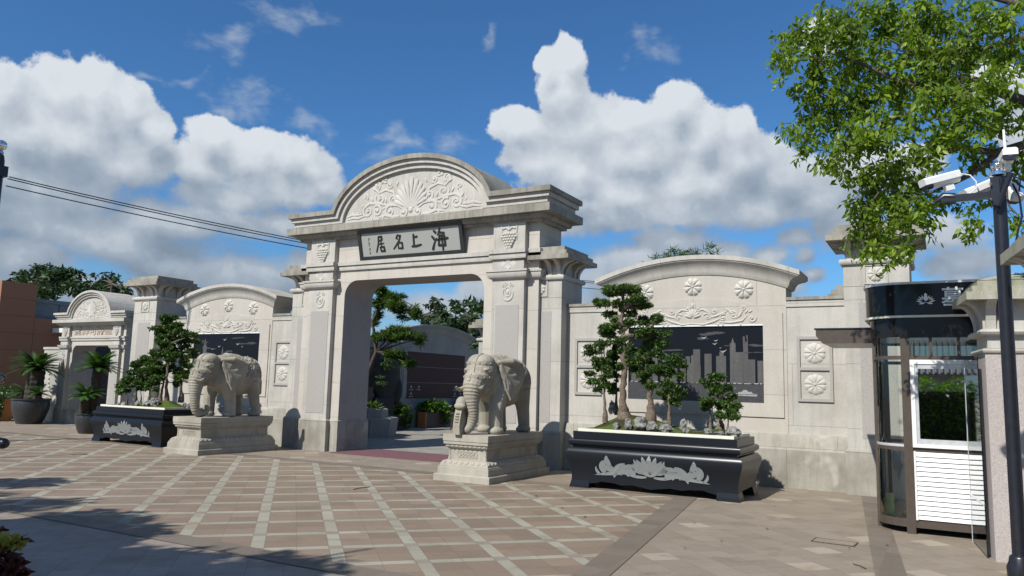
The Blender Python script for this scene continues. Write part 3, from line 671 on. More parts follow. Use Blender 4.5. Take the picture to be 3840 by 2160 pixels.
# sign board leaning out from the frieze
sb = thing('sign_board', 'grey board in a black frame with brush characters hung under the gateway cornice', 'sign', (XG, 13.60, 4.39))
sb.rotation_euler = (R(14), 0, 0)
mb = MB(); H_, W_ = 0.70, 1.435
for a in ((-W_, W_, 0, 0.085), (-W_, W_, H_-0.085, H_), (-W_, -W_+0.085, 0.085, H_-0.085), (W_-0.085, W_, 0.085, H_-0.085)):
    mb.box(a[0], a[1], -0.055, 0.0, a[2], a[3])
obj('frame', mb, SIGNF, sb); obj('panel', MB().box(-W_+0.08, W_-0.08, -0.03, -0.004, 0.08, H_-0.08), SIGNP, sb)
def brush(strokes):
    """brush character: polylines with a width per point, in a unit box, flat and 4 mm thick"""
    m = MB()
    for st in strokes:
        for (x0, z0, w0), (x1, z1, w1) in zip(st[:-1], st[1:]):
            d = Vector((x1-x0, z1-z0)); L = d.length or 1e-6; nx, nz = -d.y/L, d.x/L
            pl = [(x0+nx*w0, z0+nz*w0), (x0-nx*w0, z0-nz*w0), (x1-nx*w1, z1-nz*w1), (x1+nx*w1, z1+nz*w1)]
            m.prism(pl, -0.0045, 0)
        for (x, z, w) in st:
            m.prism([(x+w*math.cos(t), z+w*math.sin(t)) for t in [k*math.pi/4+0.2 for k in range(8)]], -0.005, 0)
    return m
CH = {'居': [[(-.12,.42,.05),(.10,.42,.07),(.12,.25,.06),(-.10,.20,.05)], [(-.12,.40,.05),(-.15,.05,.06),(-.34,-.42,.05)], [(-.12,.0,.03),(.22,.04,.04)], [(.03,.15,.05),(.05,-.15,.05)], [(-.05,-.18,.05),(.22,-.16,.06),(.25,-.40,.07),(.0,-.40,.06),(-.04,-.18,.05)]],
      '名': [[(.0,.46,.05),(-.12,.28,.06),(-.02,.22,.04)], [(.0,.42,.05),(.18,.40,.07),(.10,.15,.06),(-.12,-.1,.06),(-.36,-.34,.05)], [(.0,.05,.04),(-.02,-.33,.05)], [(.0,.0,.05),(.28,-.02,.06),(.28,-.34,.07),(.05,-.34,.05)]],
      '上': [[(-.10,.42,.07),(-.12,-.28,.08)], [(-.08,.25,.06),(.14,.28,.08)], [(-.26,-.30,.07),(.05,-.30,.08),(.40,-.24,.07)]],
      '海': [[(-.22,.38,.05),(-.14,.30,.06)], [(-.34,.14,.05),(-.24,.02,.06)], [(-.34,-.40,.07),(-.24,-.15,.05),(-.12,.05,.03)], [(.10,.46,.05),(.0,.24,.04),(-.05,.20,.03)], [(.02,.30,.05),(.30,.26,.05)], [(.05,.16,.05),(-.02,-.26,.06),(.32,-.28,.06),(.30,.14,.06),(.05,.16,.05)], [(-.10,-.02,.05),(.46,.02,.06)], [(.16,.10,.05),(.18,-.18,.05)], [(.2,-.28,.05),(.18,-.46,.05)]]}
for ch, x, s in (('居', -0.80, 0.40), ('名', -0.30, 0.38), ('上', 0.17, 0.36), ('海', 0.80, 0.50)):
    m = brush(CH[ch]); m.xf(Matrix.Translation((x, -0.031, 0.345)) @ Matrix.Scale(s, 4, (1, 0, 0)) @ Matrix.Scale(s, 4, (0, 0, 1)))
    obj('character', m, INK, sb)
m = MB()
for k, (dx, dz) in enumerate([(0, 0), (0.01, -.025), (0, -.05), (-.01, -.10), (.012, -.12), (0, -.15), (.0, -.18), (.006, -.235), (.014, -.26), (-.008, -.29), (.01, -.33), (.004, -.36)]):
    m.box(-1.13+dx-0.014-0.006*(k % 3), -1.13+dx+0.014, -0.035, -0.031, 0.50+dz, 0.50+dz+0.009+0.006*(k % 2))
obj('signature', m, INK, sb)

# ================================================================== STONE PILLARS
def pillar(label, loc, group='stone pillars along the wall'):
    p = thing('stone_pillar', label, 'pillar', loc, 0, group)
    h = 0.49
    mb = MB(); mb.box(-h, h, -h, h, 0, 3.36); mb.box(-h+0.006, h-0.006, -h+0.006, h-0.006, 3.36, 3.375); mb.box(-h, h, -h, h, 3.375, 3.75)
    obj('shaft', mb, G_LIGHT, p)
    obj('inset_panel', MB().box(-0.27, 0.27, -h-0.005, -h+0.01, 0.90, 3.10), G_PINK, p)
    obj('plinth', MB().rectsweep([(0.04, 0), (0.04, 0.69), (0.012, 0.73)], -h, h, -h, h), G_PLINTH, p)
    mb = MB()
    for b in ((-0.18, 0.18, 3.40, 3.425), (-0.18, 0.18, 3.705, 3.73), (-0.18, -0.155, 3.425, 3.705), (0.155, 0.18, 3.425, 3.705)):
        mb.box(b[0], b[1], -h-0.016, -h+0.01, b[2], b[3])
    fr = obj('flower_frame', mb, G_LIGHT, p)
    obj('rosette', rosette_mb(0, 3.565, 0.135, -h-0.002, 8, 0.018), G_RELIEF, fr, 50)
    mb = MB(); mb.rectsweep([(0.0, 3.73), (0.04, 3.74), (0.06, 3.77), (0.06, 3.80), (0.04, 3.83)], -h, h, -h, h)
    mb.box(-0.42, 0.42, -0.42, 0.42, 3.83, 4.13)
    obj('neck', mb, G_LIGHT, p, 40)
    prof = [(0.38, 3.83), (0.455, 3.83)]+[(0.455+0.24*(1-math.cos(t)), 3.86+0.25*math.sin(t)) for t in [i*math.pi/12 for i in range(7)]]+[(0.695, 4.135), (0.38, 4.135)]
    for k in range(4):
        for off in (-0.40, -0.20, 0.20, 0.40):
            m = MB(); m.prism([(x, z) for x, z in prof], off-0.042, off+0.042)
            m.xf(Matrix.Rotation(k*math.pi/2-math.pi/2, 4, 'Z'))
            obj('bracket', m, G_LIGHT, p)
    mb = MB(); mb.box(-0.73, 0.73, -0.73, 0.73, 4.13, 4.22); mb.box(-0.66, 0.66, -0.66, 0.66, 4.22, 4.31); mb.box(-0.58, 0.58, -0.58, 0.58, 4.31, 4.40)
    mb.rings([[(-0.58, -0.58, 4.40), (0.58, -0.58, 4.40), (0.58, 0.58, 4.40), (-0.58, 0.58, 4.40)], [(-0.1, -0.1, 4.50), (0.1, -0.1, 4.50), (0.1, 0.1, 4.50), (-0.1, 0.1, 4.50)]])
    obj('cap', mb, G_CAP, p)
    return p
p0 = pillar('stepped-cap stone pillar built against the right side of the big gateway', (XG+3.18, 14.21, 0))
relabel(copy_tree(p0), (XG-3.18, 14.21, 0), 'stepped-cap stone pillar built against the left side of the big gateway')
relabel(copy_tree(p0), (-19.64, 14.21, 0), 'free stone pillar between the small gateway and the left wall arch')
relabel(copy_tree(p0), (-0.925, 14.21, 0), 'free stone pillar behind the kiosk, half covered by overhanging leaves')
relabel(copy_tree(p0), (-1.28, 17.2, -0.62), 'weathered pillar cap rising just behind the right wall coping')
relabel(copy_tree(p0), (-12.0, 20.6, -0.80), 'pillar standing inside the courtyard, seen at the right of the gate opening')

# ================================================================== WALL WINGS WITH ARCHED PICTURE
def wing(label, loc, picture, rz=0, scale=None, seg=(-2.6, 2.6), flowers=True, stone=None, name='arched_wall', ros=True):
    GL = stone or G_WARM
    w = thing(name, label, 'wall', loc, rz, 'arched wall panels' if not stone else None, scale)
    R0 = 4.69; zc = 3.73-R0
    def arc(hw, r): return [(hw*(-1+2*i/24), zc+math.sqrt((R0+r)**2-(hw*(-1+2*i/24))**2)) for i in range(25)]
    mb = MB(); mb.prism([(-1.65, 0), (1.65, 0)]+[(x, z) for x, z in arc(1.65, 0.06)][::-1], 0.0, 0.6)
    obj('wall', mb, GL, w)
    prof = [(0.0, 0.02), (0.045, 0.045), (0.06, 0.05), (0.10, 0.06), (0.16, 0.09), (0.21, 0.145), (0.25, 0.20), (0.272, 0.205), (0.275, 0.225), (0.355, 0.225)]
    def sec(i):
        s = -1+2*i/24; L = []
        for r, d in prof: hw = 1.65+1.15*d; x = s*hw; L.append((x, -d*0.75, zc+math.sqrt((R0+r)**2-x*x)))
        for r, d in prof[::-1]: hw = 1.65+1.15*d; x = s*hw; L.append((x, 0.6+d*0.75, zc+math.sqrt((R0+r)**2-x*x)))
        return L
    mb = MB(); mb.rings([sec(i) for i in range(25)]); obj('arched_cornice', mb, stone or G_LIGHT, w, 35)
    # raised field with picture opening
    R1 = (1.59**2+0.29**2)/(2*0.29); z1 = 3.28-R1
    a1 = [(1.59*(-1+2*i/24), z1+math.sqrt(R1*R1-(1.59*(-1+2*i/24))**2)) for i in range(25)]
    mb = MB(); mb.box(-1.59, -1.255, -0.022, 0.0, 1.17, 2.80); mb.box(1.255, 1.59, -0.022, 0, 1.17, 2.80); mb.box(-1.255, 1.255, -0.022, 0, 1.17, 1.41)
    mb.prism([(-1.59, 2.80), (1.59, 2.80)]+a1[::-1], -0.022, 0)
    obj('raised_field', mb, GL, w)
    obj('lintel_strip', MB().box(-1.255, 1.255, -0.027, 0.0, 2.77, 2.797), WHITE if not stone else GL, w)
    if ros:
        for x, z in ((-0.93, 3.425), (0, 3.51), (0.93, 3.425)):
            obj('rosette', rosette_mb(x, z, 0.185, 0.0), G_RELIEF, w, 50)
        obj('garland_relief', frieze_scroll(-0.02), G_RELIEF, w, 50)
    picture(w)
    # straight wall either side
    for x0, x1 in ((seg[0], -1.65), (1.65, seg[1])):
        mb = MB(); mb.box(x0, x1, 0.012, 0.35, 0, 3.215)
        mb.box(x0, x1, -0.008, 0.37, 3.09, 3.20)
        sw = obj('side_wall', mb, stone or G_LIGHT, w)
        obj('coping', MB().box(x0, x1, -0.03, 0.39, 3.205, 3.26), G_CAP if not stone else stone, sw)
        if flowers:
            cx = 2.10*(1 if x0 > 0 else -1); mb = MB()
            for b in ((cx-0.285, cx+0.285, 1.46, 1.51), (cx-0.285, cx+0.285, 2.52, 2.57), (cx-0.285, cx+0.285, 1.99, 2.04), (cx-0.285, cx-0.235, 1.51, 1.99), (cx-0.285, cx-0.235, 2.04, 2.52), (cx+0.235, cx+0.285, 1.51, 1.99), (cx+0.235, cx+0.285, 2.04, 2.52)):
                mb.box(b[0], b[1], -0.018, 0.02, b[2], b[3])
            fr = obj('flower_frame', mb, G_PINK, w)
            for z in (1.75, 2.28): obj('rosette', rosette_mb(cx, z, 0.195, 0.012, 10, 0.022), G_RELIEF, fr, 50)
    mb = MB(); mb.prism([(0.05, 0.0), (-0.11, 0.0), (-0.11, 0.64), (-0.095, 0.66), (-0.085, 0.70), (-0.05, 0.86), (-0.032, 0.90), (0.05, 0.90)], seg[0], seg[1], 'x')
    obj('plinth', mb, G_PLINTH if not stone else stone, w, 30)
    return w
def etched(w, mb, m, name='etching'): return obj(name, mb, m, w)
def cloud_flat(mb, x, z, s, y, n=5, flat=0.3):
    for k in range(n):
        a = random.random()*6.28; d = random.random()*s
        cx, cz = x+d*math.cos(a), z+d*math.sin(a)*flat; r = s*random.uniform(0.25, 0.5)
        yy = y-0.00015*len(mb.f)/12
        mb.prism([(cx+r*1.5*math.cos(t)*(1+0.15*math.sin(3*t+k)), cz+r*flat*math.sin(t)*(1+0.2*math.cos(4*t+k))) for t in [i*math.pi/8 for i in range(16)]], yy, -0.004)
def bird(mb, x, z, s, y):
    mb.prism([(x-s, z+0.4*s), (x-0.3*s, z), (x, z-0.2*s), (x+0.4*s, z+0.1*s), (x+s, z+0.7*s), (x+0.2*s, z+0.3*s), (x-0.2*s, z+0.25*s)], y, -0.004)
ETCHWIN, q_ = mat('etched_towers', 0.5)
br = q_.new('ShaderNodeTexBrick'); q_.put(br.inputs['Vector'], q_.mapping(q_.comb(q_.sep(pos(q_))[0], q_.sep(pos(q_))[2], 0), (1, 1, 1)))
br.inputs['Color1'].default_value = (0.11, 0.108, 0.10, 1); br.inputs['Color2'].default_value = (0.165, 0.16, 0.148, 1); br.inputs['Mortar'].default_value = (0.055, 0.055, 0.053, 1)
br.inputs['Scale'].default_value = 1.0; br.inputs['Brick Width'].default_value = 0.022; br.inputs['Row Height'].default_value = 0.019; br.inputs['Mortar Size'].default_value = 0.0045; br.offset = 0.0
q_.put(q_.base, q_.mix(q_.mapr(q_.noise(q_.mapping(pos(q_), (5, 1, 1.2)), 1.3, 3, 0.6), 0.35, 0.65, 0, 0.6), br.outputs[0], (0.05, 0.05, 0.052)))
def pic_city(w):
    obj('picture_slab', MB().box(-1.255, 1.255, -0.004, 0.012, 1.41, 2.77), PICG, w)
    t = MB(); s_ = MB(); pale = MB(); y = -0.006
    def T(x0, x1, z1, m=t, yy=y, z0=1.74): m.box(x0, x1, yy, -0.004, z0, z1)
    T(-0.25, -0.12, 2.17); T(-0.14, -0.06, 2.22); T(0.0, 0.13, 2.35, yy=-0.0065); T(-0.04, 0.06, 2.24, yy=-0.0075); T(-0.1, 0.03, 2.10, yy=-0.0085); T(0.08, 0.14, 2.06, yy=-0.009)
    T(0.21, 0.34, 2.27); T(0.42, 0.60, 2.23); T(0.48, 0.56, 2.30, yy=-0.0055); T(0.67, 0.77, 2.46, yy=-0.0055); T(0.69, 0.91, 2.30, yy=-0.0068)
    T(0.98, 1.11, 2.17); T(1.15, 1.25, 2.15); T(-0.5, -0.3, 2.0); T(-0.42, -0.34, 2.05, yy=-0.0062); T(-0.62, -0.55, 1.98); T(-0.95, -0.8, 2.08); T(-1.2, -1.0, 2.02); T(-0.78, -0.68, 2.2)
    t.prism([(0.69, 2.46), (0.75, 2.46), (0.722, 2.56)], -0.0058, -0.004)
    # tower with the trapezoid gap at its top
    t.prism([(0.915, 1.76), (0.995, 1.76), (0.985, 2.60), (0.955, 2.60), (0.975, 2.50), (0.94, 2.47), (0.935, 2.58), (0.90, 2.58)], -0.0062, -0.004)
    s_.box(-1.25, 1.25, y, -0.004, 1.41, 1.73)
    for k in range(26):
        x = -1.2+k*0.095+random.uniform(-.03, .03); pale.box(x, x+random.uniform(0.03, 0.1), -0.0075, -0.004, 1.735, 1.745+random.uniform(0, 0.012))
    for k in range(60):
        x = random.uniform(-1.2, 1.1); z = random.uniform(1.43, 1.7); s_.box(x, x+0.12, -0.0064-0.00001*k, -0.0060, z, z+0.003)
    cl = MB()
    cloud_flat(cl, 0.35, 2.66, 0.22, -0.0055, 6, 0.22); cloud_flat(cl, 0.15, 2.55, 0.12, -0.0055, 4, 0.35); cloud_flat(cl, 1.1, 2.42, 0.16, -0.0055, 5, 0.22); cloud_flat(cl, 1.1, 2.30, 0.14, -0.0055, 3, 0.15); cloud_flat(cl, -0.4, 2.33, 0.25, -0.0055, 5, 0.1); cloud_flat(cl, 0.62, 2.42, 0.1, -0.0055, 3, 0.12)
    for x, z, s in ((0.42, 2.50, 0.045), (0.40, 2.44, 0.05), (0.50, 2.37, 0.025), (0.55, 2.30, 0.07), (0.2, 2.55, 0.06)): bird(pale, x, z, s, -0.0095)
    pale.prism([(0.77, 1.53), (1.13, 1.52), (1.14, 1.56), (1.06, 1.57), (1.04, 1.60), (0.98, 1.60), (0.96, 1.63), (0.90, 1.63), (0.88, 1.60), (0.82, 1.59), (0.80, 1.57), (0.77, 1.57)], -0.0085, -0.006)
    s_.box(0.80, 1.12, -0.0095, -0.0088, 1.548, 1.556)
    etched(w, t, ETCHWIN, 'etched_towers'); etched(w, s_, ETCH_D, 'etched_river'); etched(w, cl, ETCH_D, 'etched_clouds'); etched(w, pale, ETCH_W, 'etched_boat')
def pic_old(w):
    obj('picture_slab', MB().box(-1.255, 1.255, -0.004, 0.012, 1.41, 2.77), PICG, w)
    t = MB(); pale = MB(); cl = MB(); y = -0.006
    t.box(-0.88, -0.74, y, -0.004, 1.6, 2.46); t.box(-0.85, -0.77, y, -0.004, 2.46, 2.56); t.prism([(-0.84, 2.56), (-0.78, 2.56), (-0.81, 2.66)], y, -0.004)
    t.box(-1.22, -0.88, -0.0065, -0.004, 1.6, 2.22); t.box(-1.1, -0.98, -0.0058, -0.004, 2.22, 2.34); t.box(-0.73, -0.55, -0.0056, -0.004, 1.6, 2.12)
    t.prism([(-0.50, 1.7), (-0.28, 1.7), (-0.30, 2.10), (-0.35, 2.20), (-0.39, 2.24), (-0.43, 2.20), (-0.48, 2.10)], y, -0.004)
    t.prism([(-0.20, 1.7), (-0.02, 1.7), (-0.09, 2.34), (-0.11, 2.44), (-0.13, 2.34)], y, -0.004)
    t.box(0.1, 1.2, y, -0.004, 1.6, 1.9)
    cloud_flat(cl, -0.6, 2.40, 0.2, -0.0050, 5, 0.2); cloud_flat(cl, 0.05, 2.28, 0.18, -0.0050, 5, 0.25); cloud_flat(cl, 0.9, 2.5, 0.3, -0.0050, 6, 0.12); cloud_flat(cl, -1.0, 2.55, 0.2, -0.0050, 5, 0.25); cloud_flat(cl, 0.4, 2.65, 0.2, -0.005, 4, 0.15)
    for x, z, s in ((-0.05, 2.6, 0.07), (-0.25, 2.42, 0.06), (0.45, 2.48, 0.07), (0.62, 2.42, 0.04), (-0.5, 2.35, 0.04), (0.8, 2.15, 0.07)): bird(pale, x, z, s, -0.0095)
    etched(w, t, ETCHWIN, 'etched_buildings'); etched(w, cl, ETCH_D, 'etched_clouds'); etched(w, pale, ETCH_W, 'etched_birds')
def pic_names(w):
    s = obj('memorial_slab', MB().box(-1.42, 1.42, -0.030, -0.023, 1.12, 2.92), REDGR, w)
    mb = MB()
    for z in (1.72, 2.34): mb.box(-1.41, 1.41, -0.032, -0.030, z, z+0.012)
    obj('slab_joint', mb, G_GREY, w)
    mb = MB(); tx = MB()
    for x in (-1.22, -0.88, 0.93, 1.23):
        for z in (1.56, 1.30):
            if x == -0.88 and z == 1.30: continue
            mb.prism([(x+0.035*math.cos(t), z+0.05*math.sin(t)) for t in [i*math.pi/6 for i in range(12)]], -0.034, -0.030)
            for k in range(3): tx.box(x-0.09+k*0.07, x-0.055+k*0.07, -0.033, -0.030, z-0.13, z-0.09)
    obj('portrait_ovals', mb, ETCH_W, w); obj('name_marks', tx, LETG, w)
wing('arched wall panel with an etched night skyline behind the right planter', (-4.03, 13.98, 0), pic_city)
wing('arched wall panel with an etched old waterfront behind the left elephant', (-16.53, 13.98, 0), pic_old)
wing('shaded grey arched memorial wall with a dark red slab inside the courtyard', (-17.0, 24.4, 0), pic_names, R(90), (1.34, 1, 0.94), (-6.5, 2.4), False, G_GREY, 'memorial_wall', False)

# ================================================================== SMALL GATEWAY at the far left
sg = copy_tree(GATE)
relabel(sg, (-24.02, 15.0, 0), 'small white stone gateway with arched top at the far left', scale=(0.535, 0.75, 0.646))
for o in [x for x in COL.objects if x.parent == sg and x.name.startswith('cornice')]:
    o.data = o.data.copy(); o.data.materials[0] = G_LIGHT
text('frieze_writing', '壁葬可將區', 0.50, LETG, sg, Matrix.Translation((0, -0.01, 4.66)) @ FRONT @ Matrix.Scale(1.5, 4, (1, 0, 0)), 0.01, 0.006)
lw = thing('low_wall', 'low white wall with a carved oval medallion left of the small gateway', 'wall', (-26.2, 15.05, 0))
obj('wall', MB().box(-0.55, 0.75, 0, 0.4, 0, 2.42), G_LIGHT, lw); obj('coping', MB().box(-0.58, 0.75, -0.03, 0.43, 2.42, 2.50), G_LIGHT, lw)
m = MB(); m.prism([(0.18+0.24*math.cos(t), 1.45+0.42*math.sin(t)) for t in [i*math.pi/12 for i in range(24)]], -0.012, 0.0); obj('medallion', m, G_PINK, lw)
m = MB()
for i in range(20):
    t = i*math.pi/10; m.ball((0.18+0.28*math.cos(t), -0.01, 1.45+0.47*math.sin(t)), 0.045, 8, 5)
obj('medallion_border', m, G_RELIEF, lw, 50); obj('plinth', MB().box(-0.57, 0.75, -0.05, 0.42, 0, 0.55), G_LIGHT, lw)

# ================================================================== BUILDINGS at the far left
tb = thing('terracotta_building', 'shaded terracotta clad building at the left edge behind the potted cycads', 'building', (-28.5, 14.35, 0))
m = MB()
for k in range(8): m.box(-6, 0, 0, 1.22, 0.6*k+0.01-(0.0), 0.6*k+0.59)
m.box(-5.99, -0.012, 0.012, 1.2, 0, 4.79)
obj('tall_block', m, TERRA, tb)
m = MB()
for k in range(6): m.box(-6, -0.004, 1.23, 2.6, 0.6*k+0.005, 0.6*k+0.585)
m.box(-5.99, -0.014, 1.235, 7.5, 0, 3.5)
obj('low_block', m, TERRA, tb)
obj('doorway', MB().box(-0.2, -0.008, 2.61, 4.2, 0, 2.9), DARKM, tb); obj('awning', MB().box(-0.2, 0.75, 1.9, 4.6, 3.1, 3.26), WHITE, tb)
gb = thing('grey_building', 'grey panelled roof storey behind the terracotta building', 'building', (-28.9, 15.6, 0))
obj('panelling', MB().box(-9, 0.2, 0, 9, 3.45, 4.16), CLADG, gb); obj('parapet', MB().box(-9, 0.26, -0.05, 9.05, 4.16, 4.30), CLADG, gb)
m = MB()
for k in range(5): m.box(0.2, 0.206, 0.9+k*1.6, 0.93+k*1.6, 3.45, 4.16)
obj('panel_seams', m, DARKM, gb); obj('wall', MB().box(-9, 0.15, 0.1, 9, 0, 3.45), CLADG, gb)

def at(x, y, Y):
    """the point seen at photograph pixel (x, y) on the upright plane at distance Y"""
    d = r2*((x-1920)/FPX)+u2*(-(y-1080)/FPX)+fwd
    t = Y/d.y; return Vector((d.x*t, Y, EYE+d.z*t))
# ================================================================== ELEPHANTS ON PEDESTALS
def pedestal(label, loc):
    p = thing('pedestal', label, 'pedestal', loc, 0, 'stone pedestals under the elephants')
    X, Y = 0.545, 1.09
    mb = MB(); mb.rectsweep([(0, 0), (0, 0.105), (-0.012, 0.118)], -X, X, -Y, Y); mb.rectsweep([(-0.045, 0.11), (-0.05, 0.225), (-0.07, 0.24)], -X, X, -Y, Y)
    mb.rectsweep([(-0.06, 0.235), (-0.06, 0.25), (-0.075, 0.255), (-0.08, 0.285), (-0.11, 0.32), (-0.16, 0.345)], -X, X, -Y, Y)
    obj('base', mb, G_BASE, p, 30)
    obj('waist', MB().rectsweep([(-0.185, 0.33), (-0.185, 0.545)], -X, X, -Y, Y), G_BASE, p)
    mb = MB(); mb.rectsweep([(-0.175, 0.53), (-0.14, 0.555), (-0.125, 0.60), (-0.125, 0.602), (-0.108, 0.604), (-0.108, 0.645)], -X, X, -Y, Y)
    mb.rectsweep([(-0.118, 0.645), (-0.118, 0.652), (-0.10, 0.654), (-0.10, 0.765)], -X, X, -Y, Y)
    obj('top_slab', mb, G_BASE, p)
    mb = MB()
    def around(off, z, step, f):
        x, y = X+off, Y+off
        for sx, L, n in ((0, 2*x, int(2*x/step)), (1, 2*y, int(2*y/step)), (2, 2*x, int(2*x/step)), (3, 2*y, int(2*y/step))):
            for k in range(n):
                t = -L/2+L*(k+0.5)/n
                c = [(t, -y), (x, t), (t, y), (-x, t)][sx]; f(mb, c[0], c[1], z, sx % 2)
    around(-0.145, 0.572, 0.085, lambda m, a, b, z, s: m.ball((a, b, z), (0.036 if not s else 0.022, 0.022 if not s else 0.036, 0.026), 8, 5))
    around(-0.10, 0.292, 0.11, lambda m, a, b, z, s: m.ball((a, b, z), (0.046 if not s else 0.026, 0.026 if not s else 0.046, 0.036), 8, 5))
    for sx in (-1, 1):
        for sy in (-1, 1):
            x, y = sx*(X-0.195), sy*(Y-0.195)
            mb.tube([(x, y, 0.34), (x, y, 0.39), (x, y, 0.41), (x, y, 0.44), (x, y, 0.46), (x, y, 0.50), (x, y, 0.54)], [0.035, 0.03, 0.022, 0.03, 0.022, 0.03, 0.036], 8)
    for cx in (-0.10, -0.033, 0.033, 0.10):
        for cz in (0.41, 0.465):
            mb.tube([(cx+0.026*math.cos(t), -Y+0.183, cz+0.023*math.sin(t)) for t in [i*math.pi/5 for i in range(11)]], 0.007, 5)
    for cx in (-0.165, 0.165): mb.tube([(cx+0.03*math.cos(t), -Y+0.183, 0.438+0.05*math.sin(t)) for t in [i*math.pi/6 for i in range(13)]], 0.008, 5)
    for cy in (-0.6, -0.5, 0.5, 0.6):
        for cz in (0.41, 0.465):
            mb.tube([(X-0.183, cy+0.04*math.cos(t), cz+0.025*math.sin(t)) for t in [i*math.pi/5 for i in range(11)]], 0.007, 5)
    obj('carving', mb, G_BASE, p, 60)
    return p
def elephant(label, loc, kind):
    e = thing('elephant_statue', label, 'statue', loc, 0, 'stone elephants guarding the gateway')
    mb = MB(); B = mb.ball
    def cap(a, b, ra, rb, n=12):
        a, b = Vector(a), Vector(b); N = 8
        mb.tube([a.lerp(b, i/N) for i in range(N+1)], [ra+(rb-ra)*i/N for i in range(N+1)], n); B(a, ra, 12, 8); B(b, rb, 12, 8)
    # trunk of the body, shoulders and rump (head towards -y)
    B((0, 0.10, 0.93), (0.36, 0.62, 0.395), 24, 16); B((0, 0.45, 0.90), (0.355, 0.42, 0.42), 24, 16); B((0, -0.20, 0.93), (0.33, 0.36, 0.40), 24, 16); B((0, 0.15, 0.70), (0.30, 0.50, 0.26), 20, 12)
    B((0, 0.0, 1.10), (0.20, 0.60, 0.27), 20, 12)
    # head
    B((0, -0.55, 1.08), (0.27, 0.26, 0.285), 24, 16); B((0.075, -0.56, 1.20), (0.17, 0.21, 0.165), 16, 12); B((-0.075, -0.56, 1.20), (0.17, 0.21, 0.165), 16, 12)
    B((0, -0.62, 0.95), (0.235, 0.22, 0.25), 20, 14); cap((0, -0.25, 1.05), (0, -0.5, 1.05), 0.27, 0.24)
    for s in (-1, 1):
        B((s*0.13, -0.72, 0.84), (0.075, 0.10, 0.07), 12, 8); B((s*0.20, -0.69, 1.09), (0.05, 0.08, 0.03), 10, 6)
        cap((s*0.12, -0.60, 0.80), (s*0.08, -0.55, 0.72), 0.10, 0.07)
    # trunk with wrinkles
    if kind == 'curl':
        path = [(0, -0.72, 0.95), (0, -0.80, 0.80), (0, -0.83, 0.62), (0, -0.83, 0.45), (0, -0.82, 0.30), (0, -0.79, 0.16), (0, -0.73, 0.085), (0.01, -0.64, 0.07), (0.02, -0.55, 0.10), (0.02, -0.51, 0.17), (0.02, -0.54, 0.22)]
        rads = [0.205, 0.18, 0.145, 0.112, 0.10, 0.09, 0.083, 0.076, 0.066, 0.055, 0.045]
    else:
        path = [(0, -0.72, 0.95), (-0.0, -0.80, 0.80), (0.0, -0.83, 0.62), (0.01, -0.82, 0.46), (0.015, -0.80, 0.34), (0.0, -0.80, 0.22), (-0.03, -0.82, 0.12), (-0.06, -0.86, 0.08)]
        rads = [0.205, 0.18, 0.142, 0.108, 0.096, 0.085, 0.078, 0.07]
    pts, rr = [], []
    P = [Vector(p) for p in path]
    for i in range(len(P)-1):
        for k in range(8):
            t = k/8; a = P[max(i-1, 0)]; b = P[i]; c = P[i+1]; d = P[min(i+2, len(P)-1)]
            q = 0.5*((2*b)+(c-a)*t+(2*a-5*b+4*c-d)*t*t+(3*b-a-3*c+d)*t**3); pts.append(q); rr.append(rads[i]*(1-t)+rads[i+1]*t)
    L = 0; r3 = []
    for i, p in enumerate(pts):
        if i: L += (p-pts[i-1]).length
        r3.append(rr[i]*(1+0.065*math.sin(L/0.05*2*math.pi)) if p.z < 0.93 else rr[i])
    mb.tube(pts, r3, 16); B(pts[-1], r3[-1], 10, 6)
    # legs: near foreleg, far foreleg, two hind legs
    f = (-0.34, -0.02) if kind == 'hold' else (-0.05, -0.27)
    for s, fy in ((1, f[0]), (-1, f[1])):
        cap((s*0.19, -0.22, 0.78), (s*0.20, fy-0.02, 0.40), 0.18, 0.13); cap((s*0.20, fy-0.02, 0.40), (s*0.21, fy, 0.10), 0.13, 0.115)
        B((s*0.21, fy-0.03, 0.055), (0.145, 0.155, 0.085), 16, 8)
        for k in (-1, 0, 1): B((s*0.21+k*0.07, fy-0.13+abs(k)*0.03, 0.045), (0.038, 0.035, 0.042), 10, 6)
    for s, fy in ((1, 0.66), (-1, 0.52)):
        cap((s*0.20, 0.52, 0.75), (s*0.21, fy-0.06, 0.42), 0.18, 0.12); cap((s*0.21, fy-0.06, 0.42), (s*0.21, fy, 0.10), 0.12, 0.105)
        B((s*0.21, fy-0.02, 0.055), (0.13, 0.14, 0.085), 16, 8)
        for k in (-1, 0, 1): B((s*0.21+k*0.07, fy-0.12, 0.045), (0.036, 0.034, 0.04), 10, 6)
    cap((0, 0.86, 1.02), (0.05, 0.91, 0.75), 0.05, 0.035, 8); cap((0.05, 0.91, 0.75), (0.07, 0.88, 0.52), 0.032, 0.045, 8)
    body = remesh('body', mb, G_STATUE, 0.0105, e, 2)
    from mathutils.bvhtree import BVHTree
    bv = BVHTree.FromPolygons([v.co.copy() for v in body.data.vertices], [tuple(p.vertices) for p in body.data.polygons])
    def hit(o, d, far=1.2):
        o = Vector(o); d = Vector(d).normalized(); h = bv.ray_cast(o+d*far, -d)
        return (h[0]-o).length if h[0] else 0.25
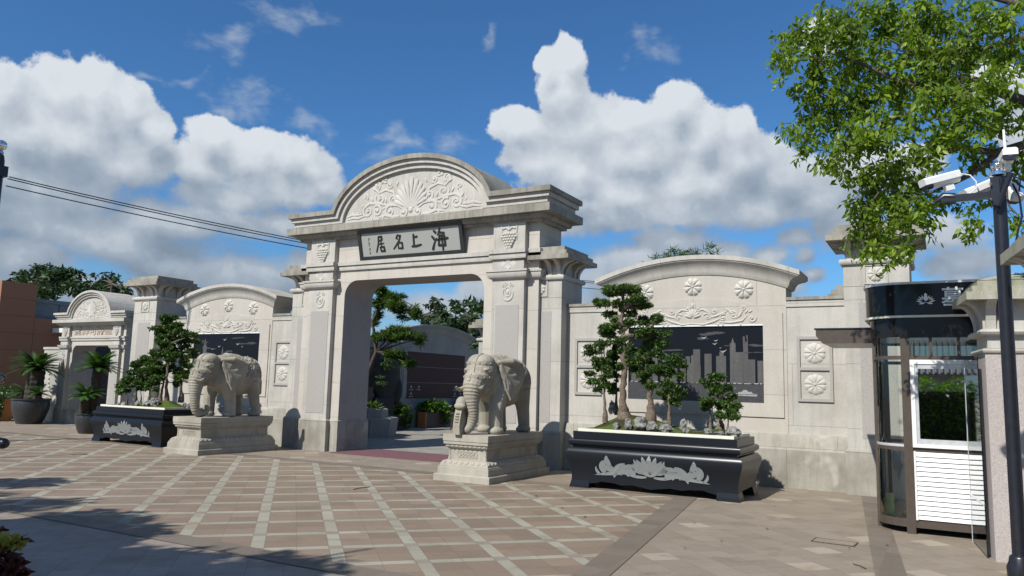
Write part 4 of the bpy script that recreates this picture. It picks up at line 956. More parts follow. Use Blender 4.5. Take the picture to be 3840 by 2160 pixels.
    # ears: big flaps with a folded top edge
    for s in (-1, 1):
        m = MB()
        out = [(-0.40, 1.25), (-0.22, 1.29), (-0.02, 1.25), (0.10, 1.12), (0.11, 0.98), (0.05, 0.82), (-0.04, 0.70), (-0.15, 0.58), (-0.23, 0.57), (-0.30, 0.74), (-0.38, 0.95), (-0.43, 1.10)]
        cy, cz = -0.30, 1.02; rings = []
        for f_ in (0.02, 0.35, 0.7, 0.93, 1.0):
            rings.append([(0, cy+(a-cy)*f_, cz+(b-cz)*f_) for a, b in out])
        def xx(y, z, f_):  # flares away from the neck towards the back edge, with soft folds
            u = (y+0.43)/0.54
            return 0.262+0.235*max(0, u)**0.62+0.020*math.sin((z*1.0+y*1.3)*26)*f_
        LO = [[(s*(xx(y, z, 1)+0.026*(1-0.5*(i/4))), y, z) for _, y, z in R_] for i, R_ in enumerate(rings)]
        LI = [[(s*(xx(y, z, 1)-0.026*(1-0.5*(i/4))), y, z) for _, y, z in R_] for i, R_ in enumerate(rings)]
        m.rings(LI[:1]+LI[1:]+LO[::-1] if False else LI+LO[::-1])
        # rolled upper lobe
        for (a, b, ra, rb) in (((s*0.27, -0.40, 1.23), (s*0.42, -0.22, 1.25), 0.045, 0.065), ((s*0.42, -0.22, 1.25), (s*0.50, 0.0, 1.20), 0.065, 0.03)):
            A_, B_ = Vector(a), Vector(b); m.tube([A_.lerp(B_, k/6) for k in range(7)], [ra+(rb-ra)*k/6 for k in range(7)], 10); m.ball(A_, ra, 10, 6); m.ball(B_, rb, 10, 6)
        remesh('ear', m, G_STATUE, 0.011, e, 2)
        # tusks
        m = MB(); m.tube([(s*0.13, -0.72, 0.84), (s*0.17, -0.82, 0.77), (s*0.20, -0.91, 0.745), (s*0.205, -0.985, 0.765), (s*0.195, -1.03, 0.80)], [0.055, 0.047, 0.038, 0.026, 0.008], 10)
        obj('tusk', m, G_STATUE, e, 60)
        m = MB(); m.tube([(s*0.244+0.0*s, -0.71, 1.055), (s*0.25, -0.67, 1.07), (s*0.25, -0.63, 1.055)], 0.011, 6); m.ball((s*0.245, -0.67, 1.045), (0.014, 0.026, 0.018), 8, 5); obj('eye', m, G_STATUE, e, 60)
    # bridle straps, laid on the carved head
    m = MB()
    for z, cy in ((1.205, -0.53), (0.965, -0.56)):
        lo = []
        T = [math.pi*0.98+i*math.pi*1.04/26 for i in range(27)]
        rr_ = [hit((0, cy, z), (math.cos(t), math.sin(t), 0)) for t in T]
        for _ in range(3): rr_ = [max(rr_[k], sum(rr_[max(0, k-2):k+3])/len(rr_[max(0, k-2):k+3])) if 0 < k < 26 else rr_[k] for k in range(27)]
        for k_, t in enumerate(T):
            ra = rr_[k_]
            lo.append([((ra+o)*math.cos(t), cy+(ra+o)*math.sin(t), z+zz) for zz, o in ((-0.030, -0.03), (-0.030, 0.012), (0.030, 0.012), (0.030, -0.03))])
            if 2 <= k_ <= 24 and k_ % 3 == 1: m.ball(((ra+0.014)*math.cos(t), cy+(ra+0.014)*math.sin(t), z), 0.015, 8, 5)
        m.rings(lo)
    T = [R(88)+i*R(100)/14 for i in range(15)]; lo = []
    for t in T:
        d = (0, -math.sin(t-R(88)), math.cos(t-R(88))); ra = hit((0, -0.52, 0.98), d)
        lo.append([(x, -0.52+d[1]*(ra+o), 0.98+d[2]*(ra+o)) for x, o in ((-0.026, -0.03), (-0.026, 0.014), (0.026, 0.014), (0.026, -0.03))])
    m.rings(lo)
    obj('bridle', m, G_STATUE, e, 35)
    # carved saddle cloth, laid on the back
    m = MB(); NU, NV = 100, 120; vs = []
    from mathutils import noise as mn
    for i in range(NU+1):
        y = -0.12+0.80*i/NU; row = []
        for j in range(NV+1):
            t = R(-22)+R(224)*j/NV; ra = hit((0, y, 0.93), (math.cos(t), 0, math.sin(t)))
            p = Vector((y*13, t*4.2, 3)); q = Vector((mn.noise(p), mn.noise(p+Vector((5, 5, 5))), 0))*1.3
            d = 1-min(1, abs(mn.noise(p*1.7+q))*5.0)
            e_ = min(i, NU-i, j, NV-j); d = d if e_ > 7 else (1.0 if e_ > 2 else 0.2)
            if e_ in (5, 6, 7): d = 0.0
            ro = ra+0.010+0.022*d; row.append((ro*math.cos(t), y, 0.93+ro*math.sin(t)))
        vs.append(row)
    mm = MB(); mm.v = [v for r_ in vs for v in r_]; w_ = NV+1
    mm.f = [(i*w_+j, i*w_+j+1, (i+1)*w_+j+1, (i+1)*w_+j) for i in range(NU) for j in range(NV)]
    # thin hem closing the cloth to the body
    st = len(mm.v); border = [(i, 0) for i in range(NU+1)]+[(NU, j) for j in range(1, NV+1)]+[(i, NV) for i in range(NU-1, -1, -1)]+[(0, j) for j in range(NV-1, 0, -1)]
    for (i, j) in border:
        v = vs[i][j]; mm.v.append((v[0]*0.93, v[1]*0.985+0.003, 0.93+(v[2]-0.93)*0.93))
    for k, (i, j) in enumerate(border):
        i2, j2 = border[(k+1) % len(border)]; mm.f.append((i2*w_+j2, i*w_+j, st+k, st+(k+1) % len(border)))
    obj('saddle_cloth', mm, G_STATUE, e, 80)
    if kind == 'hold':
        m = MB(); c = Vector((-0.16, -0.90, 0.0))
        side = [(-0.13, 0.0), (0.10, 0.0), (0.13, 0.10), (0.13, 0.28), (0.09, 0.40), (0.0, 0.45), (-0.08, 0.42), (-0.12, 0.30), (-0.145, 0.15)]
        m.prism([(c.y+a, b) for a, b in side], c.x-0.065, c.x+0.065, 'x')
        for k in range(7): m.box(c.x-0.035, c.x+0.035, c.y-0.152+abs(k-3)*0.006, c.y-0.12, 0.06+k*0.048, 0.075+k*0.048)
        obj('scepter_stem', m, G_STATUE, e)
        m = MB(); m.ball((c.x+0.02, c.y-0.03, 0.52), (0.105, 0.09, 0.115), 14, 10); m.ball((c.x+0.02, c.y-0.08, 0.47), (0.115, 0.06, 0.06), 12, 8)
        remesh('scepter_head', m, G_STATUE, 0.011, e, 4)
    return e
PX, PLX = -7.015, -13.99
pedestal('stepped stone pedestal right of the gate opening, carrying the elephant with a scepter', (PX, 11.95, 0))
pp = [o for o in COL.objects if o.name == 'pedestal'][0]
relabel(copy_tree(pp), (PLX, 11.95, 0), 'stepped stone pedestal left of the gate opening, carrying the elephant with a curled trunk')
elephant('stone elephant on the right pedestal, holding a scepter with its trunk', (PX+0.02, 11.93, 0.766), 'hold')
elephant('stone elephant on the left pedestal with its trunk curled to its feet', (PLX+0.02, 11.93, 0.766), 'curl')

# ================================================================== BLACK GRANITE PLANTERS
PROF = [(-0.05, 0.14), (-0.05, 0.20), (-0.035, 0.30), (0.0, 0.42), (0.028, 0.50), (0.03, 0.54), (0.018, 0.59), (-0.02, 0.635), (-0.045, 0.645), (-0.06, 0.65), (-0.06, 0.668), (-0.035, 0.672), (-0.012, 0.69), (0, 0.715), (0, 0.74), (-0.012, 0.765), (-0.035, 0.778), (-0.06, 0.782), (-0.06, 0.895)]
def poff(z):
    for (a, b), (c, d) in zip(PROF[:-1], PROF[1:]):
        if b <= z <= d: return a+(c-a)*(z-b)/max(1e-6, d-b)
    return PROF[0][0]
def planter(label, loc, rz=0, sc=None):
    p = thing('granite_planter', label, 'planter', loc, rz, 'black granite planters', sc)
    X, Y = 1.38, 0.65
    mb = MB(); mb.rectsweep(PROF, -X, X, -Y, Y); body = obj('basin', mb, BLACKG, p, 28)
    for sx in (-1, 1):
        for sy in (-1, 1):
            m = MB(); x0, x1 = sorted((sx*(X-0.36), sx*X)); y0, y1 = sorted((sy*(Y-0.3), sy*Y))
            pr = [(-0.02, 0.0), (-0.03, 0.05), (-0.048, 0.12), (-0.049, 0.141)]
            m.rings([[(x0+(0 if sx > 0 else -o), y0+(0 if sy > 0 else -o), z), (x1+(o if sx > 0 else 0), y0+(0 if sy > 0 else -o), z), (x1+(o if sx > 0 else 0), y1+(o if sy > 0 else 0), z), (x0+(0 if sx > 0 else -o), y1+(o if sy > 0 else 0), z)] for o, z in pr])
            obj('leg', m, BLACKG, p)
    for yy in (-Y+0.052, Y-0.10):
        m = MB()
        bot = [(-1.02, 0.08), (-0.9, 0.10), (-0.82, 0.125), (-0.6, 0.115), (-0.5, 0.095), (-0.3, 0.11), (-0.12, 0.085), (0, 0.065), (0.12, 0.085), (0.3, 0.11), (0.5, 0.095), (0.6, 0.115), (0.82, 0.125), (0.9, 0.10), (1.02, 0.08)]
        m.prism(bot+[(1.02, 0.15), (-1.02, 0.15)], yy, yy+0.05); obj('apron', m, BLACKG, p)
    mb = MB(); mb.box(-X+0.12, X-0.12, -Y+0.12, -Y+0.17, 0.895, 0.94); mb.box(-X+0.12, X-0.12, Y-0.17, Y-0.12, 0.895, 0.94); mb.box(-X+0.12, -X+0.17, -Y+0.17, Y-0.17, 0.895, 0.94); mb.box(X-0.17, X-0.12, -Y+0.17, Y-0.17, 0.895, 0.94)
    obj('rim', mb, CREAM, p)
    # engraved lotus and scrolls, thin and following the belly
    m = MB()
    def leaf(x, z, a, L, w, bend=0.0):
        n = 7; up = []; dn = []
        for i in range(n+1):
            t = i/n; aa = a+bend*t; x += L/n*math.cos(aa) if i else 0; z += L/n*math.sin(aa) if i else 0
            ww = w*math.sin(math.pi*min(1, 0.12+0.88*t))**0.8
            up.append((x-math.sin(aa)*ww, z+math.cos(aa)*ww)); dn.append((x+math.sin(aa)*ww, z-math.cos(aa)*ww))
        m.prism(up+dn[::-1], 0, 0.012)
    for k, L in ((-4, 0.20), (-3, 0.23), (-2, 0.26), (-1, 0.28), (0, 0.30), (1, 0.28), (2, 0.26), (3, 0.23), (4, 0.20)): leaf(0.02*k, 0.31, R(90-k*17), L*0.95, 0.042)
    for s in (-1, 1):
        A = lambda d: R(d) if s > 0 else math.pi-R(d)
        for (x, z, a, L, w, b) in ((0.0, 0.27, 20, 0.34, 0.035, 0.9), (0.12, 0.34, 40, 0.32, 0.045, -1.2), (0.20, 0.30, 10, 0.42, 0.05, -0.3), (0.34, 0.42, -10, 0.30, 0.05, -1.3), (0.05, 0.25, -10, 0.30, 0.022, 0.5), (0.40, 0.27, 0, 0.40, 0.024, -0.2), (0.50, 0.28, 70, 0.22, 0.05, -1.6), (0.62, 0.45, -20, 0.24, 0.05, -2.2), (0.55, 0.38, 40, 0.18, 0.04, 1.0), (0.70, 0.24, 10, 0.16, 0.02, 1.6), (0.3, 0.24, 60, 0.1, 0.02, 0), (0.4, 0.25, 60, 0.1, 0.02, 0), (0.2, 0.24, 60, 0.1, 0.02, 0)):
            leaf(s*x, z, A(a), L, w, b*s)
    m.v = [(x*1.16, -Y-poff(min(0.63, max(0.15, z)))-0.008+y, z) for x, y, z in m.v]
    obj('lotus_carving', m, LOTUSG, p)
    # soil heaped under the moss
    obj('soil', MB().box(-X+0.16, X-0.16, -Y+0.16, Y-0.16, 0.80, 0.915), SOIL, p)
    return p
PR = planter('long black granite planter right of the gateway with a carved grey lotus', (-4.02, 12.20, 0))
PLN = planter('long black granite planter left of the gateway, partly behind the left elephant', (-16.92, 12.22, 0), R(-1.5), (1.0, 1.0, 0.945))
def moss_bed(cx, cy, z0, bumps, name='moss_bed'):
    m = MB(); NX, NY = 60, 26; X, Y = 1.20, 0.47
    from mathutils import noise as mn
    def h(x, y):
        e = min(1, (X-abs(x))/0.10)*min(1, (Y-abs(y))/0.10)
        v = 0.015
        for bx, by, br, bh in bumps: v += bh*math.exp(-((x-bx)**2/(br*br)+(y-by)**2/(0.3*0.3)))
        return z0+max(0, e)**0.5*v+0.012*mn.noise(Vector((x*9, y*9, 1)))
    m.v = [(cx+X*(-1+2*i/NX), cy+Y*(-1+2*j/NY), h(X*(-1+2*i/NX), Y*(-1+2*j/NY))) for i in range(NX+1) for j in range(NY+1)]
    m.f = [(i*(NY+1)+j, (i+1)*(NY+1)+j, (i+1)*(NY+1)+j+1, i*(NY+1)+j+1) for i in range(NX) for j in range(NY)]
    o = obj(name, m, MOSS, None, 180); o['kind'] = 'stuff'
    return h
hR = moss_bed(-4.02, 12.20, 0.905, [(-0.65, 0.0, 0.40, 0.22), (-0.1, 0.1, 0.45, 0.14), (0.85, 0.1, 0.25, 0.09)])
hL = moss_bed(-16.92, 12.22, 0.855, [(0.55, 0.0, 0.40, 0.16), (-0.3, 0.1, 0.5, 0.10)])
def rock_mesh(seed, sc):
    bm = bmesh.new(); bmesh.ops.create_icosphere(bm, subdivisions=4, radius=1)
    from mathutils import noise as mn
    for v in bm.verts:
        n = v.co.normalized(); q = n*1.6+Vector((seed*3.1, 0, 0))
        d = 1+0.45*mn.noise(q)+0.22*(1-abs(mn.noise(q*3)))-0.2+0.06*mn.noise(q*8)
        v.co = Vector((n.x*d*sc[0], n.y*d*sc[1], n.z*d*sc[2]))
    me = bpy.data.meshes.new('rock'); bm.to_mesh(me); bm.free(); me.materials.append(ROCK); return me
def rock(x, y, z, sc, seed, label, grp='limestone rocks in the planters'):
    o = bpy.data.objects.new('rock', rock_mesh(seed, sc)); COL.objects.link(o); o.location = (x, y, z); tag(o, label, 'rock', grp)
RK = [((2413, 1640), 11.72, (0.055, 0.05, 0.085), 'small pale rock at the left end of the right planter front'), ((2355, 1590), 11.80, (0.075, 0.06, 0.10), 'low rounded rock left of the big front rocks in the right planter')]
for i, (px, py, Y, sx, sz, lab) in enumerate([
    (2312, 1597, 11.80, 0.06, 0.055, 'small low rock standing alone at the left of the right planter front row'),
    (2355, 1590, 11.80, 0.065, 0.085, 'upright cracked rock beginning the front row under the tallest bonsai'),
    (2400, 1588, 11.80, 0.105, 0.10, 'largest pale rock of the front row below the tallest bonsai'),
    (2444, 1598, 11.80, 0.085, 0.085, 'jagged rock right of the largest rock in the front row'),
    (2496, 1606, 11.80, 0.11, 0.065, 'long low rock ending the front row below the crooked bonsai'),
    (2295, 1530, 12.35, 0.06, 0.12, 'tall grey stone standing left behind the tallest bonsai trunk'),
    (2562, 1596, 11.95, 0.055, 0.10, 'pointed single rock in the gap right of the middle bonsai'),
    (2578, 1612, 11.85, 0.045, 0.045, 'pebble sized rock at the foot of the pointed rock'),
    (2655, 1618, 11.82, 0.06, 0.055, 'small rock at the rim below the round bonsai group'),
    (2686, 1590, 12.30, 0.07, 0.10, 'pale rock between the trunks of the round bonsai group'),
    (2700, 1625, 11.80, 0.07, 0.03, 'flat rock lying at the rim below the round bonsai group'),
    (2750, 1622, 11.95, 0.12, 0.075, 'broad rock at the right end of the right planter')]):
    c = at(px, py, Y); rock(c.x, c.y, c.z, (sx, sx*0.7, sz), i, lab)
for i, (px, py, Y, sx, sz, lab) in enumerate([
    (466, 1518, 11.80, 0.09, 0.07, 'pale rock at the left end of the left planter'), (445, 1516, 11.85, 0.06, 0.05, 'small rock hugging the left corner of the left planter'), (491, 1524, 11.75, 0.05, 0.05, 'small round rock near the left planter rim'),
    (515, 1515, 11.85, 0.07, 0.07, 'whitish rock below the second small bonsai of the left planter'), (553, 1514, 11.85, 0.12, 0.08, 'long slanting rock in the middle of the left planter'), (580, 1509, 11.90, 0.13, 0.12, 'largest ridged rock left of the bright moss in the left planter'), (690, 1519, 11.95, 0.07, 0.07, 'rock right of the bright moss in the left planter'), (707, 1522, 11.80, 0.05, 0.06, 'small rock beside the elephant trunk at the right of the left planter')]):
    c = at(px, py, Y); rock(c.x, c.y, c.z, (sx, sx*0.7, sz), 40+i, lab)

def bonsai(label, Y, crop, trunk, pads, r0, dens=1.0, leafs=0.05, barkm=None, group='cloud pruned bonsai in the planters'):
    """crop=(x0,y0,f): pixel frame used for the trunk line and the pads"""
    x0, y0, f = crop; C = lambda x, y, dY=0: at(x0+f*x, y0+f*y, Y+dY)
    base = C(*trunk[0]); t = thing('bonsai_tree', label, 'bonsai tree', base, 0, group)
    mpp = (base-Vector((0, 0, EYE))).dot(fwd)/FPX*f
    pts = [C(x, y)-base for x, y in trunk]; n = len(pts)
    fine = []; rad = []
    for i in range(n-1):
        for k in range(5):
            s = (i+k/5)/(n-1); j = Vector((random.uniform(-1, 1), random.uniform(-1, 1), 0))*r0*0.14*(0 < s < 1)
            fine.append(pts[i].lerp(pts[i+1], k/5)+j); rad.append(0.39*r0*(1-0.60*s)*(1+0.75*max(0, 1-s*9))*random.uniform(0.94, 1.06))
    fine.append(pts[-1]); rad.append(r0*0.22)
    fine.insert(0, pts[0]-Vector((0, 0, 0.12))); rad.insert(0, r0*0.75)
    m = MB(); m.tube(fine, rad, 10); tr = obj('trunk', m, barkm or BARKB, t, 60)
    br = MB(); P = []
    for (x, y, rx, ry) in pads:
        dY = random.uniform(-0.5, 0.5)*rx*mpp*1.6
        c = C(x, y, dY)-base; rxx, rzz = rx*mpp*1.10, max(ry*mpp*1.25, 0.05)
        # nearest lower trunk point
        q = min(fine[1:], key=lambda p: (p-Vector((c.x, c.y, c.z-rzz*0.8))).length)
        if (q-c).length > r0: br.tube([q, q.lerp(c, 0.5)+Vector((0, 0, -0.01)), c-Vector((0, 0, rzz*0.4))], [r0*0.28, r0*0.2, r0*0.1], 5)
        # a pad is several flat puffs
        k = max(6, int(rxx/0.028)); num = int(dens*(120+rxx*rxx*24000*(0.6+rzz/rxx))*(0.045/leafs)**1.2)
        for i in range(k):
            a = random.random()*6.28; d = math.sqrt(random.random())*0.72
            cc = (c.x+rxx*d*math.cos(a), c.y+rxx*0.8*d*math.sin(a), c.z+rzz*random.uniform(-0.45, 0.35)*(1-d*0.3))
            P.append(ell_pts(cc, (rxx*0.43, rxx*0.43, rzz*0.75), max(10, num//k), 0.3))
    zs = [C(x, y)[2]-base.z for x, y, a, b_ in pads]; mr = sum(p[2] for p in pads)/len(pads)*mpp
    for k in range(int(26*dens)):
        q = fine[random.randrange(len(fine)//3, len(fine))]
        if q.z < min(zs): continue
        P.append(ell_pts((q.x+random.gauss(0, mr*0.45), q.y+random.gauss(0, mr*0.35), q.z+random.gauss(0, mr*0.15)), (mr*0.34, mr*0.34, mr*0.16), int(26+mr*mr*2600*(0.045/leafs)**1.2), 0.3))
    if br.v: obj('branches', br, barkm or BARKB, t, 60)
    leaves('foliage', np.concatenate(P), leafs*1.1, L_BONSAI, t, droop=-0.25, aspect=0.5, up=0.8)
    return t
CR = (2160, 1050, 0.3933); CQ = (2540, 1350, 0.207); CLp = (480, 1170, 0.2691)
bonsai('tallest thick-trunked bonsai in the right planter, with layered pads', 12.15, CR, [(460, 1290), (455, 1150), (450, 950), (460, 780), (455, 600), (450, 450), (435, 300), (445, 130)],
       [(440, 95, 175, 42), (330, 130, 80, 28), (240, 215, 80, 38), (595, 180, 95, 40), (610, 248, 115, 24), (430, 222, 75, 30), (325, 328, 85, 26), (530, 318, 60, 36), (355, 388, 80, 34), (530, 408, 65, 30), (300, 445, 90, 28), (440, 440, 75, 28), (290, 512, 105, 38), (400, 590, 55, 28), (600, 500, 105, 50), (440, 690, 50, 22), (440, 818, 40, 28)], 0.165, 1.0, 0.045)
bonsai('dark slim bonsai standing just behind the tallest trunk in the right planter', 12.42, CR, [(385, 1220), (385, 1000), (388, 800), (380, 620)], [(345, 740, 60, 36), (330, 830, 60, 42), (385, 640, 45, 26), (350, 690, 50, 22), (345, 905, 40, 22), (350, 1060, 50, 24), (345, 1010, 30, 16)], 0.05, 1.0, 0.042)
bonsai('slender leftmost bonsai of the right planter', 12.05, CR, [(278, 1290), (270, 1120), (266, 950), (272, 800), (268, 620)],
       [(262, 602, 88, 34), (140, 645, 50, 18), (145, 697, 72, 24), (220, 762, 72, 24), (190, 832, 60, 28), (272, 850, 62, 28), (140, 896, 60, 18), (300, 912, 50, 22), (185, 970, 66, 28), (272, 1005, 56, 20), (208, 1050, 40, 18), (300, 770, 50, 22)], 0.062, 1.0, 0.042)
bonsai('crooked bonsai with a broken trunk right of the tallest one', 12.25, CR, [(715, 1275), (705, 1120), (700, 980), (660, 850), (700, 700), (720, 560), (730, 400)],
       [(712, 368, 115, 40), (650, 410, 60, 30), (830, 520, 66, 30), (828, 618, 100, 30), (650, 505, 100, 48), (705, 600, 90, 46), (600, 682, 62, 32), (555, 765, 72, 58), (690, 795, 62, 46), (725, 850, 85, 34), (560, 852, 60, 28), (680, 1010, 72, 28), (770, 700, 60, 40), (630, 900, 60, 30)], 0.125, 1.0, 0.045)
bonsai('medium bonsai in front of the skyline picture, right of the crooked one', 12.10, CR, [(890, 1345), (885, 1180), (885, 1050), (880, 900), (890, 760)],
       [(912, 760, 112, 48), (1000, 805, 60, 36), (850, 892, 92, 26), (1000, 908, 50, 28), (920, 1032, 72, 32), (820, 1088, 50, 22), (932, 1152, 62, 40), (1010, 1085, 50, 30), (800, 840, 60, 30)], 0.062, 1.0, 0.045)
bonsai('thick middle trunk of the round bonsai group at the right planter end', 12.30, CQ, [(790, 1175), (770, 1000), (745, 820), (735, 600), (700, 350)],
       [(690, 300, 175, 62), (500, 395, 92, 36), (650, 465, 135, 46), (925, 505, 125, 52), (640, 585, 125, 46), (950, 655, 140, 42), (880, 750, 105, 40), (810, 842, 72, 34), (760, 560, 130, 50)], 0.085, 0.9, 0.045)
bonsai('thin left trunk of the round bonsai group with a low dark pad', 12.18, CQ, [(600, 1180), (592, 1000), (590, 880), (600, 770)], [(540, 748, 155, 40), (500, 870, 62, 26), (650, 760, 70, 34)], 0.04, 1.0, 0.045)
bonsai('smallest bonsai at the right end of the right planter', 12.08, CQ, [(915, 1240), (918, 1080), (930, 950), (935, 830)], [(1080, 820, 72, 30), (1020, 935, 82, 34), (800, 1000, 125, 36), (1050, 1042, 82, 30), (880, 790, 60, 30)], 0.034, 1.0, 0.045)
bonsai('tallest bonsai of the left planter', 12.20, CLp, [(538, 1225), (535, 1050), (545, 850), (560, 650), (575, 450), (570, 280), (565, 110)],
       [(560, 82, 122, 42), (700, 182, 95, 24), (400, 228, 100, 24), (600, 205, 125, 44), (470, 292, 112, 34), (700, 272, 125, 34), (860, 320, 110, 30), (560, 352, 125, 36), (440, 400, 70, 26), (505, 442, 115, 36), (420, 572, 125, 32), (565, 520, 105, 36), (610, 600, 112, 36), (545, 660, 115, 32), (460, 340, 60, 24)], 0.10, 1.0, 0.062)
bonsai('dark straight bonsai of the left planter beside the elephant head', 12.45, CLp, [(742, 1195), (738, 1000), (735, 750), (740, 450), (760, 350)],
       [(775, 395, 92, 36), (920, 412, 100, 22), (800, 480, 60, 28), (910, 545, 92, 18), (900, 612, 92, 20), (700, 585, 60, 30), (800, 690, 52, 24), (820, 752, 82, 22), (835, 842, 72, 22), (790, 900, 82, 26), (685, 830, 52, 36), (690, 1005, 60, 36), (690, 920, 50, 26)], 0.10, 0.9, 0.06, BARK)
bonsai('slim bonsai with spreading flat pads in the middle of the left planter', 12.05, CLp, [(292, 1205), (310, 1020), (318, 850), (312, 700)], [(300, 650, 122, 34), (200, 690, 70, 24), (335, 722, 112, 32), (385, 782, 112, 26), (300, 840, 80, 24), (430, 852, 92, 36), (400, 930, 100, 34), (345, 990, 92, 26), (370, 1080, 46, 14)], 0.05, 1.0, 0.06)
bonsai('low rounded bonsai left of the slim one in the left planter', 12.2, CLp, [(108, 1195), (120, 1050), (128, 900), (125, 740)], [(110, 740, 112, 36), (205, 832, 92, 30), (85, 852, 92, 28), (210, 922, 102, 28), (165, 1000, 112, 32), (10, 930, 80, 34)], 0.06, 1.0, 0.06, BARK)
bonsai('little bonsai leaning out over the left end of the left planter', 12.1, CLp, [(-10, 1215), (-30, 1120), (-45, 1030), (-60, 980)], [(-80, 1040, 92, 36), (-20, 960, 80, 34), (-120, 1120, 60, 24), (20, 1020, 60, 24), (-30, 1090, 60, 26)], 0.035, 1.0, 0.06, BARK)
bonsai('small dark bonsai with one low cap between the left planter trunks', 12.35, CLp, [(185, 1195), (178, 1120), (190, 1060)], [(200, 1062, 66, 26)], 0.025, 1.0, 0.06, BARK)
bonsai('stout pale trunk behind the tallest bonsai of the left planter', 12.5, CLp, [(450, 1195), (480, 1050), (505, 900), (540, 780)], [(520, 780, 70, 34), (480, 830, 60, 30), (600, 760, 70, 34)], 0.085, 0.8, 0.06)

# ================================================================== CYCADS IN POTS
def frond_set(t, c, n, L, w, m, name='fronds'):
    V = []; F = []
    for k in range(n):
        a = k*2.39996+random.uniform(-.15, .15); e0 = R(random.uniform(15, 78))
        cl = math.cos(a); sl = math.sin(a); p = Vector(c); rise = e0; N = 22; ln = L*random.uniform(0.85, 1.1); prev = None
        for i in range(N):
            s = i/(N-1); rise = e0-s*R(62); d = Vector((cl*math.cos(rise), sl*math.cos(rise), math.sin(rise))); q = p+d*(ln/N)
            side = Vector((-sl, cl, 0)); up = side.cross(d)
            ww = w*math.sin(math.pi*min(1, 0.15+0.85*s))**0.6
            for sg in (-1, 1):
                for h in (0, 0.5):
                    b = p.lerp(q, h); tip = b+side*sg*ww+d*ww*0.55+up*ww*0.25; wd = d*ln/N*0.36
                    o = len(V); V += [b-wd, b+wd, tip]; F.append((o, o+1, o+2))
            o = len(V); V += [p-side*0.006, p+side*0.006, q+side*0.005, q-side*0.005]; F.append((o, o+1, o+2, o+3)); p = q
    mb = MB(); mb.v = [tuple(v) for v in V]; mb.f = F; return obj(name, mb, m, t)
def cycad(label, loc, trunks, L):
    t = thing('cycad_plant', label, 'palm', loc, 0, 'potted cycads at the left')
    for (dx, dy, z0, z1, r, n, LL) in trunks:
        m = MB(); N = 14; m.tube([(dx*(z0+(z1-z0)*i/N)/max(z1, .1), dy, z0+(z1-z0)*i/N) for i in range(N+1)], [r*(1+0.09*(i % 2)) for i in range(N+1)], 10)
        obj('trunk', m, BARKG, t); frond_set(t, (dx, dy, z1), int(n*1.6), LL, 0.115, L_CYCAD)
    return t
def pot(label, loc, r=0.42, h=0.56):
    o = obj('glazed_pot', MB().lathe([(0.01, 0.0), (r*0.66, 0), (r*0.80, h*0.2), (r*0.98, h*0.6), (r, h*0.85), (r*0.96, h*0.92), (r*1.04, h*0.94), (r*1.04, h), (r*0.9, h), (r*0.88, h*0.9), (0.01, h*0.9)], 0, 0, 32), POT, None, 50)
    o.location = loc; tag(o, label, 'pot', 'dark glazed pots of the cycads'); return o
c1 = at(108, 1587, 14.15)
pot('large dark glazed pot in front of the terracotta building', (c1.x, 14.15, 0), 0.54, 0.80)
cycad('big cycad with a thick trunk and arching fronds before the terracotta wall', (c1.x, 14.15, 0), [(0.15, 0, 0.6, 1.70, 0.24, 46, 0.95), (0.55, -0.1, 0.6, 0.95, 0.10, 10, 0.45), (-0.5, 0.1, 0.6, 0.9, 0.12, 22, 0.65)], 0.95)
c2 = at(332, 1600, 13.0)
pot('dark glazed pot half hidden behind the left black planter', (c2.x, 13.0, 0), 0.36, 0.55)
cycad('slim cycad with fronds at two heights in front of the small gateway', (c2.x, 13.0, 0), [(0.20, 0, 0.5, 1.75, 0.13, 34, 0.72), (0.10, -0.22, 0.5, 1.0, 0.11, 22, 0.6), (-0.05, 0.0, 0.45, 0.62, 0.08, 14, 0.4)], 0.8)
wp = thing('wooden_tub', 'reddish wooden tub with trailing leaves at the left edge', 'planter', at(-12, 1588, 14.3)*1.0)
wp.location.z = 0
obj('tub', MB().box(-0.3, 0.3, -0.3, 0.3, 0, 0.72), WOODO, wp); obj('soil', MB().box(-0.27, 0.27, -0.27, 0.27, 0.7, 0.74), SOIL, wp)
leaves('trailing_leaves', np.concatenate([ell_pts((0.45, -0.25, 0.45), (0.14, 0.14, 0.45), 260, 0.3), ell_pts((0.1, 0, 0.95), (0.55, 0.4, 0.25), 420, 0.3)]), 0.10, L_CYCAD, wp, 0.3, 0.6)
# ================================================================== KIOSK
def rounded(x0, x1, y0, y1, r, o=0.0, n=10):
    """outline going round, left front corner rounded"""
    pts = [(x1+o, y0-o)]; pts += [(x1+o, y1+o), (x0-o, y1+o), (x0-o, y0+r)]
    pts += [(x0+r-(r+o)*math.cos(t), y0+r-(r+o)*math.sin(t)) for t in [i*math.pi/2/n for i in range(1, n+1)]]
    return pts
K = thing('ticket_kiosk', 'brown metal and glass guard kiosk with a curved front corner and black fascia', 'kiosk', (0, 0, 0))
kx0, kx1, ky0, ky1, kr = -0.78, 1.15, 10.40, 12.20, 0.36
def slab(z0, z1, o, m, name, inner=None):
    mb = MB(); mb.prism(rounded(kx0, kx1, ky0, ky1, kr, o), z0, z1, 'z'); return obj(name, mb, m, K, 20)
def ringwall(z0, z1, o, th, m, name, parent=None):
    A_, B_ = rounded(kx0, kx1, ky0, ky1, kr, o), rounded(kx0, kx1, ky0, ky1, kr, o-th)
    n = len(A_); mb = MB(); mb.rings([[(x, y, z0) for x, y in A_], [(x, y, z1) for x, y in A_], [(x, y, z1) for x, y in B_], [(x, y, z0) for x, y in B_], [(x, y, z0) for x, y in A_]], cap=False); return obj(name, mb, m, parent or K, 20)
slab(0.10, 0.16, -0.01, BROWN, 'floor'); ringwall(0.075, 0.165, 0.005, 0.05, BROWN, 'sill_rail')
